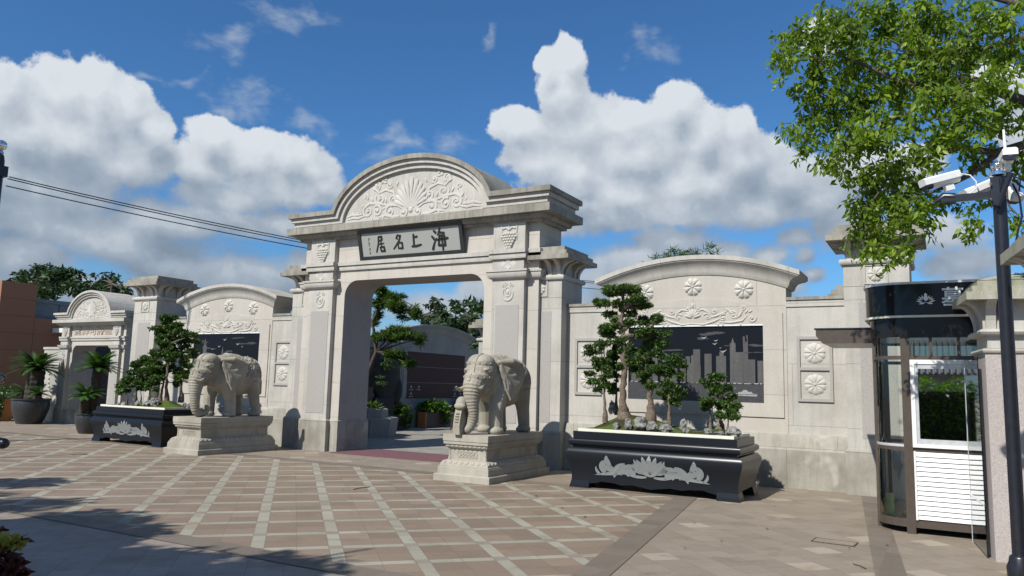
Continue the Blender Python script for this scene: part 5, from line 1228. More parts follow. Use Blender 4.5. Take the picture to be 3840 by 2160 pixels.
slab(2.33, 2.36, -0.01, BROWN, 'ceiling'); ringwall(2.30, 2.545, 0.03, 0.05, MATS['black_fascia'], 'head_band')
fa = slab(2.55, 2.935, 0.075, MATS['black_fascia'], 'fascia'); ringwall(2.535, 2.56, 0.09, 0.05, CREAM, 'lower_trim'); slab(2.937, 2.965, 0.095, ALU, 'roof_edge')
ringwall(2.035, 2.08, 0.0, 0.045, BROWN, 'transom_rail'); ringwall(0.955, 1.0, -0.002, 0.045, BROWN, 'middle_rail')
for nm, x0, x1, y0, y1 in (('post', -0.46, -0.365, 10.385, 10.47), ('post', -0.795, -0.735, 10.74, 10.82), ('post', 1.06, 1.16, 10.39, 10.48), ('post', -0.79, -0.70, 12.12, 12.21), ('post', 1.06, 1.16, 12.12, 12.21), ('post', -0.50, -0.40, 12.12, 12.20), ('post', -0.79, -0.74, 11.45, 11.50)):
    obj(nm, MB().box(x0, x1, y0, y1, 0.0, 2.31), BROWN, K)
# curved corner pane and straight panes
mb = MB(); ps = [(kx0+kr-0.345*math.cos(t), ky0+kr-0.345*math.sin(t)) for t in [i*math.pi/2/14 for i in range(15)]]
mb.rings([[(x, y, 0.16) for x, y in ps], [(x, y, 2.31) for x, y in ps]], close=False, cap=False); obj('curved_pane', mb, GLASS, K, 180)
mb = MB(); mb.rings([[(kx0+kr-(0.355-o)*math.cos(t), ky0+kr-(0.355-o)*math.sin(t), z) for o, z in ((0, 0.975), (0.03, 0.975), (0.03, 1.03), (0, 1.03))] for t in [i*math.pi/2/12 for i in range(13)]]); obj('pane_rail', mb, ALU, K)
mb = MB(); mb.prism([(-0.46, 10.44), (-0.46, 11.0), (-0.76, 11.0), (-0.74, 10.72), (-0.66, 10.56)], 0.985, 1.01, 'z'); obj('counter', mb, WHITE, K)
obj('transom_pane', MB().box(-0.37, 1.06, 10.42, 10.425, 2.08, 2.30), GLASST, K)
for x in (-0.155, 0.135, 0.45, 0.75): obj('mullion', MB().box(x, x+0.035, 10.40, 10.44, 2.08, 2.305), BROWN, K)
for (x0, x1) in ((-0.365, 0.56),):
    wf = MB(); wf.box(x0, 1.06, 10.372, 10.43, 1.98, 2.032); wf.box(x0, 1.06, 10.372, 10.43, 1.0, 1.045); wf.box(x0, x0+0.045, 10.372, 10.43, 1.045, 1.98); wf.box(1.015, 1.06, 10.372, 10.43, 1.045, 1.98)
    wfo = obj('window_frame', wf, WHITE, K)
    sash = MB()
    for (a, b) in ((-0.32, 0.27), (0.24, 0.80)):
        yy = 10.385 if a < 0 else 10.405
        sash.box(a, b, yy, yy+0.02, 1.925, 1.978); sash.box(a, b, yy, yy+0.02, 1.047, 1.10); sash.box(a, a+0.035, yy, yy+0.02, 1.10, 1.925); sash.box(b-0.05, b, yy, yy+0.02, 1.10, 1.925)
    obj('sash', sash, ALU, wfo); obj('window_pane', MB().box(-0.29, 0.23, 10.394, 10.398, 1.10, 1.925), GLASSW, wfo); obj('window_pane', MB().box(0.27, 0.76, 10.412, 10.416, 1.10, 1.925), GLASSW, wfo)
mb = MB()
for k in range(14):
    z = 0.175+k*0.0555; mb.prism([(10.425, z), (10.378, z), (10.395, z+0.050), (10.425, z+0.050)], -0.335, 1.04, 'x')
mb.box(-0.36, -0.338, 10.372, 10.43, 0.165, 0.955); mb.box(-0.336, 1.04, 10.426, 10.432, 0.16, 0.95)
obj('louvre_panel', mb, WHITE, K)
mb = MB()
for k in range(14):
    z = 0.175+k*0.0555; mb.prism([(-0.742, z), (-0.80, z), (-0.775, z+0.050), (-0.742, z+0.050)], 10.86, 12.1, 'y')
obj('side_louvre', mb, WHITE, K)
mb = MB(); mb.box(-0.80, -0.76, 10.84, 12.1, 1.98, 2.03); mb.box(-0.80, -0.76, 10.84, 12.1, 1.0, 1.05); mb.box(-0.80, -0.76, 10.84, 10.89, 1.05, 1.98); mb.box(-0.80, -0.76, 12.05, 12.1, 1.05, 1.98); mb.box(-0.79, -0.765, 11.45, 11.5, 1.05, 1.98)
obj('side_window_frame', mb, WHITE, K); obj('side_pane', MB().box(-0.775, -0.772, 10.89, 12.05, 1.05, 1.98), GLASS, K)
mb = MB(); mb.prism([(-1.50, 2.37), (-1.50, 2.45), (-0.80, 2.45), (-0.80, 2.27), (-1.42, 2.27)], 11.02, 12.2, 'y'); aw = obj('awning', mb, BROWN, K); obj('awning_lip', MB().box(-1.52, -0.80, 11.01, 12.21, 2.455, 2.475), DARKM, K)
obj('back_wall', MB().box(-0.36, 1.1, 12.14, 12.19, 0.16, 1.95), WHITE, K); obj('window_darkener', MB().box(-0.30, -0.27, 10.6, 12.1, 0.16, 1.9), CLADG, K)  # inner partition added so that the windows look dark
mb = MB(); y = 10.323
for s in (-1, 1):
    for a, L in ((8, 0.105), (24, 0.10), (42, 0.10), (62, 0.095), (-18, 0.08)):
        st = len(mb.v); m_ = MB(); m_.prism([(0.0, -0.003), (L*0.5, -0.014), (L, 0), (L*0.5, 0.014), (0.0, 0.003)], y-0.004, y)
        m_.xf(Matrix.Translation((-0.165, 0, 2.715)) @ Matrix.Rotation(-(R(a) if s > 0 else math.pi-R(a)), 4, 'Y')); mb.add(m_.v, m_.f)
m_ = MB(); m_.prism([(-0.165-0.02, 2.74), (-0.165, 2.725), (-0.165+0.02, 2.74), (-0.165+0.015, 2.81), (-0.165, 2.825), (-0.165-0.015, 2.81)], y-0.0045, y); mb.add(m_.v, m_.f)
obj('lotus_emblem', mb, LETW, K); text('fascia_writing', '墓', 0.24, LETW, K, Matrix.Translation((0.115, y, 2.755)) @ FRONT, 0.003, 0.004)
c = at(3340, 1919, 10.72)
yb = thing('box', 'pale green upright carton on the kiosk floor behind the curved glass', 'box', (c.x, 10.72, 0.162))
obj('carton', MB().box(-0.045, 0.045, -0.03, 0.03, 0, 0.24), YELG, yb); obj('carton_lid', MB().box(-0.047, 0.047, -0.032, 0.032, 0.24, 0.25), YELG, yb)
tag(obj('yellow_tape', MB().lathe([(0.02, 0.165), (0.04, 0.165), (0.04, 0.20), (0.02, 0.20)], c.x+0.16, 10.80, 12), YEL, None), 'small yellow tape roll on the kiosk floor', 'tape roll')
tag(obj('yellow_glove', MB().tube([(c.x-0.07, 10.70, 0.18), (c.x-0.085, 10.70, 0.27), (c.x-0.06, 10.70, 0.35)], [0.02, 0.016, 0.01], 8), YEL, None), 'yellow strap hanging beside the green carton', 'strap')

# ================================================================== NEAR PILLARS at the right edge (turned a little)
def near_pillar(label, loc):
    p = thing('end_pillar', label, 'pillar', loc, R(7), 'rough rosy pillars at the right edge')
    W, D = 1.15, 0.66
    obj('shaft', MB().box(0, W, 0, D, 0, 2.06), G_ROSY, p)
    mb = MB(); mb.box(0.03, W-0.03, 0.03, D-0.03, 2.06, 2.6); mb.rectsweep([(0, 2.05), (0.02, 2.06), (0.028, 2.08), (0.02, 2.10), (0, 2.105)], 0, W, 0, D); mb.rectsweep([(0, 2.235), (0.03, 2.245), (0.045, 2.27), (0.03, 2.295), (0, 2.30)], 0, W, 0, D)
    obj('neck', mb, G_LIGHT, p, 40)
    prof = [(-0.03, 2.30), (0.0, 2.30)]+[(0.0+0.155*(1-math.cos(t)), 2.32+0.265*math.sin(t)) for t in [i*math.pi/12 for i in range(7)]]+[(0.155, 2.592), (-0.03, 2.592)]
    for y in (0.03, 0.13, D-0.23, D-0.13):
        m = MB(); m.prism([(-a, z) for a, z in prof], y, y+0.07); obj('bracket', m, G_LIGHT, p)
    for x in (0.02, 0.14, W-0.26, W-0.14):
        m = MB(); m.prism([(-a, z) for a, z in prof], x, x+0.09, 'x'); obj('bracket', m, G_LIGHT, p)
    o = 0.165; mb = MB(); mb.box(-o, W+o, -o, D+o, 2.59, 2.67); mb.box(-o+0.06, W+o-0.06, -o+0.06, D+o-0.06, 2.67, 2.735); mb.box(-o+0.12, W+o-0.12, -o+0.12, D+o-0.12, 2.735, 2.80)
    mb.rings([[(-0.05, -0.05, 2.80), (W+0.05, -0.05, 2.80), (W+0.05, D+0.05, 2.80), (-0.05, D+0.05, 2.80)], [(0.3, 0.2, 2.90), (W-0.3, 0.2, 2.90), (W-0.3, D-0.2, 2.90), (0.3, D-0.2, 2.90)]])
    obj('cap', mb, G_SIDE, p)
    return p
near_pillar('rough rosy granite end pillar with a mossy cap, beside the kiosk window', (0.365, 9.20, 0))
relabel(copy_tree([o for o in COL.objects if o.name == 'end_pillar'][0]), (0.66, 5.95, 0), 'pillar whose mossy cap corner just enters the right edge above the pole', R(7))
gs = thing('glass_screen', 'clear upright glass screen between the kiosk and the rosy end pillar', 'glass panel', (0.30, 9.32, 0), R(6))
obj('pane', MB().box(-0.004, 0.004, 0, 0.95, 0.02, 2.02), SCREEN, gs)
obj('handrail', MB().tube([(0.0, 0.02, 0.52), (0.0, 0.95, 0.52)], 0.012, 8), ALU, gs); obj('edge_strip', MB().box(-0.008, 0.008, 0.95, 0.965, 0, 2.02), ALU, gs)

# ================================================================== CCTV POLE
PYc = 7.0; PXc = at(3757, 900, 7.0).x; CAMX = PXc+0.07
pl = thing('camera_pole', 'black metal pole with a side arm carrying surveillance cameras, at the right', 'pole', (PXc, PYc, 0))
obj('pole', MB().lathe([(0.048, 0.40), (0.048, 3.33), (0.04, 3.335), (0.01, 3.335)], 0, 0, 24), DARKM, pl, 40)
obj('base', MB().lathe([(0.01, 0), (0.13, 0), (0.13, 0.05), (0.10, 0.08), (0.08, 0.22), (0.085, 0.30), (0.088, 0.36), (0.072, 0.40), (0.068, 0.43), (0.06, 0.445), (0.049, 0.45)], 0, 0, 24), DARKM, pl, 40)
obj('arm', MB().box(-0.40, -0.03, -0.03, 0.025, 3.165, 3.215), DARKM, pl); m = MB(); m.tube([(-0.30, 0, 3.20), (-0.38, 0, 3.21), (-0.45, -0.01, 3.17)], [0.035, 0.038, 0.012], 8); obj('arm_end', m, DARKM, pl, 60)
obj('bracket', MB().box(-0.06, 0.0, -0.07, -0.035, 3.10, 3.32), DARKM, pl); obj('brace', MB().tube([(-0.02, -0.09, 3.08), (0.08, -0.10, 3.33)], 0.022, 6), DARKM, pl)
obj('bolts', MB().ball((-0.06, -0.092, 3.14), 0.010).ball((-0.06, -0.092, 3.26), 0.010), CHROME, pl)
obj('cable_loop', MB().tube([(-0.26, 0, 3.39), (-0.19, 0, 3.37), (-0.15, 0, 3.31), (-0.15, 0, 3.26), (-0.20, 0, 3.215)], 0.005, 5), WHITE, pl)
obj('loose_cables', MB().tube([(0.09, -0.02, 3.30), (0.15, 0, 3.24), (0.20, 0, 3.20), (0.28, 0.02, 3.18)], 0.008, 5).tube([(0.09, 0, 3.27), (0.13, 0, 3.16), (0.14, 0, 3.0), (0.11, 0, 2.9), (0.09, 0, 2.8)], 0.008, 5).tube([(0.06, -0.05, 3.33), (0.14, -0.05, 3.29), (0.13, 0, 3.2)], 0.007, 5), CABLE, pl)
def bullet(label, loc, rot, L=0.27, antenna=False):
    c = thing('security_camera', label, 'security camera', loc, 0, 'surveillance cameras on the pole'); c.rotation_euler = rot
    w, h = 0.052, 0.048
    mb = MB(); prof = [(-w, -0.2*h), (-w, h*0.75), (-w*0.75, h), (w*0.75, h), (w, h*0.75), (w, -0.2*h)]
    mb.prism(prof, -L*0.50, L*0.5); obj('hood', mb, WHITE, c)
    mb = MB(); mb.prism([(w*0.86*math.cos(t), -0.1*h+w*0.80*math.sin(t)) for t in [math.pi+i*math.pi/10 for i in range(11)]], -L*0.40, L*0.48); obj('housing', mb, WHITE, c)
    mb = MB(); mb.prism([(x*0.93, z*0.93-0.004) for x, z in [(-w, -0.55*h), (-w, h*0.72), (w, h*0.72), (w, -0.55*h), (w*0.6, -h*0.95), (-w*0.6, -h*0.95)]], -L*0.46, -L*0.30); obj('front_mask', mb, DARKM, c)
    mb = MB(); mb.prism([(0.02*math.cos(t), 0.02*math.sin(t)) for t in [i*math.pi/8 for i in range(16)]], -L*0.47, -L*0.455); obj('lens', mb, GLASSW, c)
    obj('mount', MB().box(-0.022, 0.022, L*0.05, L*0.28, -0.095, -0.045), WHITE, c)
    if antenna: obj('antenna', MB().tube([(0.0, 0.05, 0.04), (0.0, 0.05, 0.26)], [0.012, 0.009], 8), WHITE, c)
    return c
bullet('long white bullet camera on the left end of the pole arm', (PXc-0.40, PYc, 3.345), (R(16), 0, R(-62)), 0.30)
bullet('white camera with an upright antenna on top of the pole, facing the viewer', (PXc+0.065, PYc-0.05, 3.465), (R(-6), 0, R(8)), 0.20, True)
bullet('white camera lying behind the pole arm, close to the pole', (PXc-0.12, PYc+0.12, 3.275), (R(24), 0, R(-60)), 0.30)
bullet('small white camera hanging on the right side of the pole', (PXc+0.09, PYc+0.1, 3.215), (R(60), 0, R(40)), 0.16)
dm = thing('camera_dome', 'chrome dome and collar under the top camera of the pole', 'camera dome', (PXc-0.005, PYc-0.01, 3.37))
obj('dome', MB().ball((0, 0, 0.045), (0.048, 0.048, 0.05), 16, 10), CHROME, dm, 180); obj('collar', MB().lathe([(0.045, -0.03), (0.056, -0.028), (0.056, 0.0), (0.045, 0.004)], 0, 0, 20), CHROME, dm, 40)
c = at(3830, 2150, 6.9)
gt = tag(leaves('grass_tuft', ell_pts((c.x+0.02, 6.86, 0.20), (0.06, 0.04, 0.12), 26, 0.2), 0.16, L_PLANT, None, -0.9, 0.10), 'tuft of bright green grass at the foot of the camera pole', 'grass tuft')
# ================================================================== LEFT POLE, WIRES, LAMP, RAIL
b = at(5, 545, 9.5)
lp = thing('ball_top_pole', 'black pole with a mirror ball on top at the left edge', 'pole', (b.x, 9.5, 0))
mp = (b-Vector((0, 0, EYE))).dot(fwd)/FPX
obj('shaft', MB().lathe([(17*mp, 0), (17*mp, b.z-60*mp), (13*mp, b.z-38*mp), (8*mp, b.z-34*mp)], 0, 0, 20), DARKM, lp, 40)
obj('collar', MB().lathe([(8*mp, b.z-36*mp), (12*mp, b.z-32*mp), (9*mp, b.z-22*mp), (4*mp, b.z-20*mp)], 0, 0, 20), CHROME, lp, 40)
obj('mirror_ball', MB().ball((0, 0, b.z), 20*mp, 24, 16), CHROME, lp, 180)
obj('clamp', MB().box(-26*mp, 24*mp, -22*mp, 22*mp, b.z-120*mp, b.z-80*mp), DARKM, lp)
for i, (p0_, p1_, lab, sag) in enumerate((((33, 663), (2262, 1058), 'uppermost of the three overhead wires running behind the gateway', 1.1), ((28, 670), (2262, 1064), 'middle one of the three overhead wires running behind the gateway', 1.15), ((22, 697), (2250, 1085), 'lowest of the three overhead wires running behind the gateway', 0.95))):
    A_ = at(p0_[0], p0_[1], 9.6); B_ = at(p1_[0], p1_[1], 30.0); pts = []
    for k in range(41):
        t = k/40; q = A_.lerp(B_, t); q.z -= sag*4*t*(1-t)*0.35; pts.append(q)
    tag(obj('overhead_wire', MB().tube(pts, 0.014, 5), CABLE), lab, 'wire', 'overhead wires')
c = at(-6, 1420, 8.0); gl = thing('garden_lamp', 'clear glass lamp top entering at the left edge', 'lamp', (c.x, 8.0, 0))
obj('glass_shade', MB().ball((0, 0, c.z), (0.13, 0.13, 0.10), 16, 10), GLASS, gl, 180); obj('post', MB().lathe([(0.03, 0), (0.03, c.z-0.08), (0.01, c.z-0.08)], -0.0, 0, 12), DARKM, gl)
c = at(6, 1662, 6.0); rl = thing('barrier_rail', 'rounded end of a black barrier rail at the left edge', 'barrier', (c.x, 6.0, 0))
obj('rail', MB().tube([(-1.2, 0, c.z), (0.05, 0, c.z), (0.11, 0, c.z), (0.125, 0, c.z)], [0.075, 0.075, 0.055, 0.02], 14), DARKM, rl, 60); obj('stand', MB().tube([(-0.9, 0, 0), (-0.9, 0, c.z)], 0.03, 8), DARKM, rl)
# croton bush in the lower left corner
cb = thing('croton_bush', 'red and yellow leaved shrub in the lower left corner', 'shrub', (-5.75, 3.02, 0))
obj('stem', MB().tube([(0, 0, 0), (0.02, 0, 0.3)], 0.015, 6), BARK, cb)
P = lambda x, y, Y: at(x, y, Y)-Vector((-5.75, 3.02, 0))
leaves('red_leaves', np.concatenate([ell_pts(P(40, 2130, 3.05), (0.11, 0.10, 0.09), 150, 0.2), ell_pts(P(-10, 2100, 3.0), (0.16, 0.12, 0.10), 120, 0.2), ell_pts(P(0, 1992, 3.2), (0.03, 0.03, 0.02), 6, 0.2), ell_pts(P(80, 2030, 3.15), (0.02, 0.02, 0.03), 10, 0.2)]), 0.075, L_CROTR, cb, 0.2, 0.5)
leaves('yellow_leaves', np.concatenate([ell_pts(P(20, 2032, 3.1), (0.12, 0.09, 0.045), 130, 0.2), ell_pts(P(68, 2032, 3.12), (0.035, 0.03, 0.02), 14, 0.2)]), 0.075, L_CROTY, cb, 0.1, 0.45)
# ground litter and the drain frame
dr = thing('drain_cover', 'small stone-filled metal drain frame set in the paving before the kiosk', 'drain cover', (-1.12, 9.25, 0), R(-4))
mb = MB(); mb.box(-0.22, 0.22, -0.13, -0.115, 0.0, 0.009); mb.box(-0.22, 0.22, 0.115, 0.13, 0, 0.009); mb.box(-0.22, -0.205, -0.115, 0.115, 0, 0.009); mb.box(0.205, 0.22, -0.115, 0.115, 0, 0.009)
obj('frame', mb, BARK, dr); obj('infill', MB().box(-0.205, 0.205, -0.115, 0.115, 0.0, 0.007), P_PLAIN, dr)
LEAFB = simple('dry_leaf', (0.15, 0.055, 0.03), 0.8, var=0.4)
def dry_leaf(x, y, s, lab, a):
    z = 0.012; V = [(0, 0, z), (s*0.5, s*0.22, z+s*0.18), (s, 0, z+0.004), (s*0.5, -s*0.22, z+s*0.1), (s*0.3, s*0.2, z+s*0.15), (s*0.3, -s*0.18, z+s*0.12)]
    mb = MB(); mb.add(V, [(0, 5, 3, 2), (0, 2, 1, 4)]); mb.xf(Matrix.Translation((x, y, 0)) @ Matrix.Rotation(a, 4, 'Z'))
    tag(obj('fallen_leaf', mb, LEAFB), lab, 'fallen leaf', 'dry leaves scattered on the paving')
def gp(x, y):
    d = r2*((x-1920)/FPX)+u2*(-(y-1080)/FPX)+fwd; t = -EYE/d.z; return d.x*t, d.y*t
LEAFS = [((1125, 1851), 'dark dry leaf on the lattice paving, left of the twig'), ((1709, 1842), 'dry leaf on the lattice paving just in front of the right pedestal'), ((1827, 1905), 'reddish dry leaf on the lattice in the middle of the plaza'), ((2042, 1804), 'dry leaf between the right pedestal and the right planter, nearest the planter'),
 ((1925, 1817), 'dry leaf touching the right front corner shadow of the right pedestal'), ((2004, 1863), 'dry leaf on a cream band between pedestal and right planter'), ((2115, 1909), 'dry leaf on the lattice in front of the left foot of the right planter'), ((2200, 1942), 'dry leaf on the lattice before the middle of the right planter'),
 ((3040, 1848), 'dry leaf at the foot of the right wall plinth'), ((2900, 1900), 'dry leaf lying right of the right planter foot'), ((2610, 1965), 'dry leaf on the plain paving close to the dark border strip'), ((2880, 1985), 'dry leaf on the plain paving left of the drain frame'), ((2700, 2030), 'dry leaf on the plain paving halfway between border strip and drain'),
 ((3180, 2060), 'dry leaf just below the drain frame'), ((3330, 2050), 'dry leaf on the dark strip in front of the kiosk'), ((1290, 1840), 'dry leaf just left of the straight twig'), ((2560, 2060), 'dry leaf on the dark border strip near the lower edge'), ((640, 1990), 'dry leaf in the light patch within the tree shade'), ((375, 1938), 'dark leaf inside the tree shade at the lower left'), ((850, 2070), 'dry leaf on the foreground slabs near the round shadow')]
for i, ((x, y), lab) in enumerate(LEAFS):
    gx, gy = gp(x, y); dry_leaf(gx, gy, random.uniform(0.035, 0.075), lab, random.random()*6.28)
tag(obj('twig', MB().tube([(*gp(1325, 1838), 0.012), (*gp(1350, 1833), 0.014), (*gp(1385, 1829), 0.012)], 0.006, 5), BARK), 'thin dry twig on the lattice paving in front of the gate', 'twig')
tag(obj('curved_twig', MB().tube([(*gp(3200, 2118), 0.01), (*gp(3225, 2126), 0.012), (*gp(3248, 2136), 0.01)], 0.005, 5), BARK), 'curved twig on the plain paving at the lower right', 'twig')

# ================================================================== COURTYARD
rp = thing('ring_planter', 'low two-tier stone planter ring just inside the gate', 'planter', (-15.35, 18.15, 0))
obj('lower_tier', MB().lathe([(1.05, 0), (1.10, 0.42), (1.12, 0.52), (1.10, 0.56), (0.70, 0.56)], 0, 0, 10), G_GREY, rp); obj('upper_tier', MB().lathe([(0.80, 0.55), (0.80, 0.80), (0.70, 0.84), (0.55, 0.84), (0.5, 0.78), (0.01, 0.78)], 0, 0, 10), G_GREY, rp)
leaves('low_plants', np.concatenate([ell_pts((0.2+random.uniform(-.4, .4), -0.3+random.uniform(-.3, .3), 0.9), (0.22, 0.22, 0.12), 60, 0.2) for _ in range(6)]), 0.14, L_PLANT, rp, -0.3, 0.3)
def wood_box(label, loc, sx, sy, h, plant=True):
    w = thing('wooden_planter_box', label, 'planter', loc, 0, 'wooden planter boxes in the courtyard')
    obj('sunlit_end', MB().box(-sx-0.01, sx+0.01, -sy-0.04, -sy, 0, h+0.02), WOODO, w); obj('box', MB().box(-sx, sx, -sy, sy, 0.02, h), WOODD, w)  # light put into the colour: sunlit end orange, shaded sides dark
    if plant: leaves('plants', np.concatenate([ell_pts((random.uniform(-sx, sx), random.uniform(-sy, sy), h+random.uniform(0.1, 0.3)), (0.28, 0.3, 0.22), 130, 0.3) for _ in range(9)]+[ell_pts((sx+0.1, sy*0.8, h*0.8), (0.15, 0.3, 0.35), 160, 0.3)]), 0.14, L_PLANT, w, 0.1, 0.5)
    return w
wood_box('tall wooden box with an orange lit end, behind the stone ring planter', (-16.5, 19.35, 0), 0.30, 0.35, 1.45, False)
wood_box('wooden trough with trailing leaves right of the stone ring planter', (-16.55, 21.0, 0), 0.2, 0.8, 0.5)
wood_box('wooden trough with yellow-green leaves in the middle of the shaded wall', (-16.55, 23.6, 0), 0.16, 0.65, 0.55)
wood_box('wooden trough farthest along the shaded wall, by the stool', (-16.55, 26.0, 0), 0.16, 0.5, 0.55)
dr_ = thing('rock_sculpture', 'dark hanging rock screen with a small bonsai inside the gate', 'rock sculpture', (-16.3, 20.2, 0))
bm_ = MB(); bm_.ball((0, 0.2, 1.9), (0.25, 0.75, 0.95), 16, 12); bm_.ball((0.05, 0.75, 1.35), (0.2, 0.25, 0.5), 12, 8); bm_.ball((0, -0.5, 2.1), (0.22, 0.5, 0.7), 12, 8); bm_.box(-0.25, 0.2, -0.5, 0.5, 0, 1.1)
remesh('rock', bm_, ROCKD, 0.04, dr_, 3)
leaves('small_bonsai', np.concatenate([ell_pts((0.35, -0.2+random.uniform(-.3, .3), random.uniform(1.5, 2.4)), (0.12, 0.2, 0.07), 60, 0.3) for _ in range(10)]), 0.07, L_BONSAI, dr_, 0, 0.4)
st = thing('stool', 'dark slanting wooden stool in the courtyard, right of the elephant trunk view', 'stool', (-14.95, 22.9, 0))
for x, y in ((-0.16, -0.14), (0.16, -0.14), (-0.16, 0.14), (0.16, 0.14)): obj('leg', MB().tube([(x*1.3, y*1.3, 0), (x, y, 0.55)], 0.03, 6), WOODD, st)
obj('seat', MB().box(-0.24, 0.24, -0.2, 0.2, 0.55, 0.62), WOODD, st); obj('handle', MB().tube([(0.2, 0, 0.6), (0.45, 0, 1.3)], 0.03, 6), WOODD, st)
def tree(name, label, cat, base, Y, clumps, trunk, leafsize, m, group=None, dens=1.0, aspect=0.4, droop=0.3, bark=None, r0=0.18, spreadY=1.0, shell=0.35):
    """clumps: (px,py,rx,ry) in photograph pixels on plane Y"""
    t = thing(name, label, cat, base, 0, group); b = Vector(base); P = []; br = MB()
    tp = [Vector(p)-b for p in trunk]; n = len(tp)
    mb = MB(); mb.tube(tp, [r0*(1-0.75*i/(n-1)) for i in range(n)], 8); obj('trunk', mb, bark or BARK, t, 60)
    for (x, y, rx, ry) in clumps:
        yy = Y+random.uniform(-0.5, 0.5)*spreadY; c = at(x, y, yy); mpp = (c-Vector((0, 0, EYE))).dot(fwd)/FPX
        a, bb = rx*mpp, ry*mpp; c = c-b
        q = min(tp, key=lambda p: (p-c).length)
        br.tube([q, q.lerp(c, 0.6)+Vector((0, 0, 0.1*a)), c], [r0*0.3, r0*0.16, r0*0.06], 5)
        k = max(5, int(a*bb*4/(leafsize*leafsize*6)))
        num = int(dens*a*(a+bb)*(20.0 if aspect > 0.2 else 34.0)/(leafsize*leafsize))
        for i in range(k):
            d = rng.normal(size=3)*0.42; cc = (c.x+d[0]*a, c.y+d[1]*a*0.8, c.z+d[2]*bb)
            s_ = 0.30 if k > 8 else 0.5
            P.append(ell_pts(cc, (a*s_, a*s_, bb*s_), max(4, num//k), shell))
    obj('branches', br, bark or BARK, t, 60); leaves('crown', np.concatenate(P), leafsize, m, t, droop, aspect)
    return t
# pine inside the gate
C7 = lambda L: [(1340+.2098*x, 1050+.2098*y, .2098*rx*1.15, .2098*ry*1.15) for x, y, rx, ry in L]
tree('pine_tree', 'dark pine with layered boughs reaching in from the left of the gate opening', 'tree', (-15.2, 18.1, 0.7), 17.8,
     C7([(430, 200, 110, 80), (560, 330, 190, 70), (760, 310, 80, 36), (430, 440, 170, 80), (690, 500, 200, 80), (880, 610, 150, 70), (1050, 600, 110, 60), (1045, 500, 26, 50), (930, 520, 20, 40), (350, 620, 80, 90), (690, 900, 190, 50), (900, 1000, 250, 60), (600, 1010, 240, 70), (1100, 1060, 120, 50), (380, 1000, 90, 70), (330, 760, 60, 70), (600, 1340, 150, 60), (850, 1440, 160, 60), (960, 1520, 120, 30), (430, 330, 120, 60)]),
     [(-15.2, 18.1, 0.7), (-15.0, 17.9, 1.8), (-14.6, 17.8, 2.5), (-14.8, 17.8, 3.4), (-14.3, 17.8, 4.3)], 0.16, L_PINE, None, 5.0, 0.15, -0.35, BARK, 0.09, 0.8)
BT = 'trees beyond the walls'
def bgtree(label, Y, clumps, ls=0.30, dens=1.5, m=L_BACK):
    cx = sum(c[0] for c in clumps)/len(clumps); cy = sum(c[1] for c in clumps)/len(clumps); top = at(cx, cy, Y)
    return tree('broadleaf_tree', label, 'tree', (top.x, Y, 0), Y, clumps, [(top.x, Y, 0), (top.x+0.2, Y, top.z*0.4), (top.x-0.1, Y, top.z*0.7), (top.x, Y, top.z)], ls, m, BT, dens, 0.42, 0.35, BARK, 0.25, 3.0)
bgtree('broad-leaved tree rising directly behind the terracotta building', 24, [(75, 1045, 30, 22), (120, 1040, 45, 30), (170, 1030, 50, 35), (220, 1040, 55, 40), (265, 1030, 45, 38), (310, 1055, 50, 35), (120, 1090, 70, 35), (200, 1100, 80, 40), (290, 1095, 70, 35), (60, 1050, 18, 10), (180, 1015, 15, 20), (250, 1010, 12, 20)])
bgtree('shorter broad-leaved tree behind the small gateway roof', 26, [(380, 1050, 26, 26), (420, 1050, 35, 32), (375, 1085, 40, 28), (430, 1085, 45, 28), (460, 1090, 30, 20), (395, 1035, 10, 16), (435, 1035, 10, 16), (475, 1085, 20, 14)])
bgtree('broad-leaved tree at the left of those seen through the gate opening', 31, [(1590, 1180, 30, 22), (1640, 1150, 32, 26), (1660, 1185, 40, 28), (1615, 1205, 40, 22), (1670, 1215, 45, 26), (1640, 1130, 10, 12), (1560, 1190, 20, 14)], 0.34)
bgtree('taller broad-leaved tree at the right of those seen through the gate opening', 29, [(1725, 1150, 30, 24), (1770, 1155, 34, 28), (1810, 1160, 40, 32), (1740, 1195, 40, 30), (1790, 1205, 45, 34), (1700, 1205, 35, 25), (1770, 1245, 50, 30), (1820, 1250, 50, 30), (1740, 1235, 40, 26), (1800, 1300, 50, 40), (1710, 1135, 12, 10), (1810, 1135, 14, 14)], 0.33)
tree('conifer_tree', 'conifer whose tufted top shows above the right wall arch', 'tree', (-5.6, 21, 0), 21.0, [(2455, 966, 18, 7), (2500, 962, 26, 12), (2530, 950, 24, 16), (2570, 955, 30, 14), (2610, 955, 24, 14), (2655, 938, 22, 18), (2690, 952, 22, 14), (2560, 990, 120, 24), (2650, 985, 90, 24)], [(-5.6, 21, 0), (-5.6, 21, 2.5), (-5.5, 21, 4.5), (-5.4, 21, 5.2)], 0.20, L_PINE, BT, 1.2, 0.10, -0.5, BARK, 0.15, 1.5)
bgtree('young tree just showing between the left wall arch and the gateway pillar', 19, [(1085, 1150, 16, 10), (1075, 1170, 20, 12)], 0.16, 0.7, L_HEDGE)

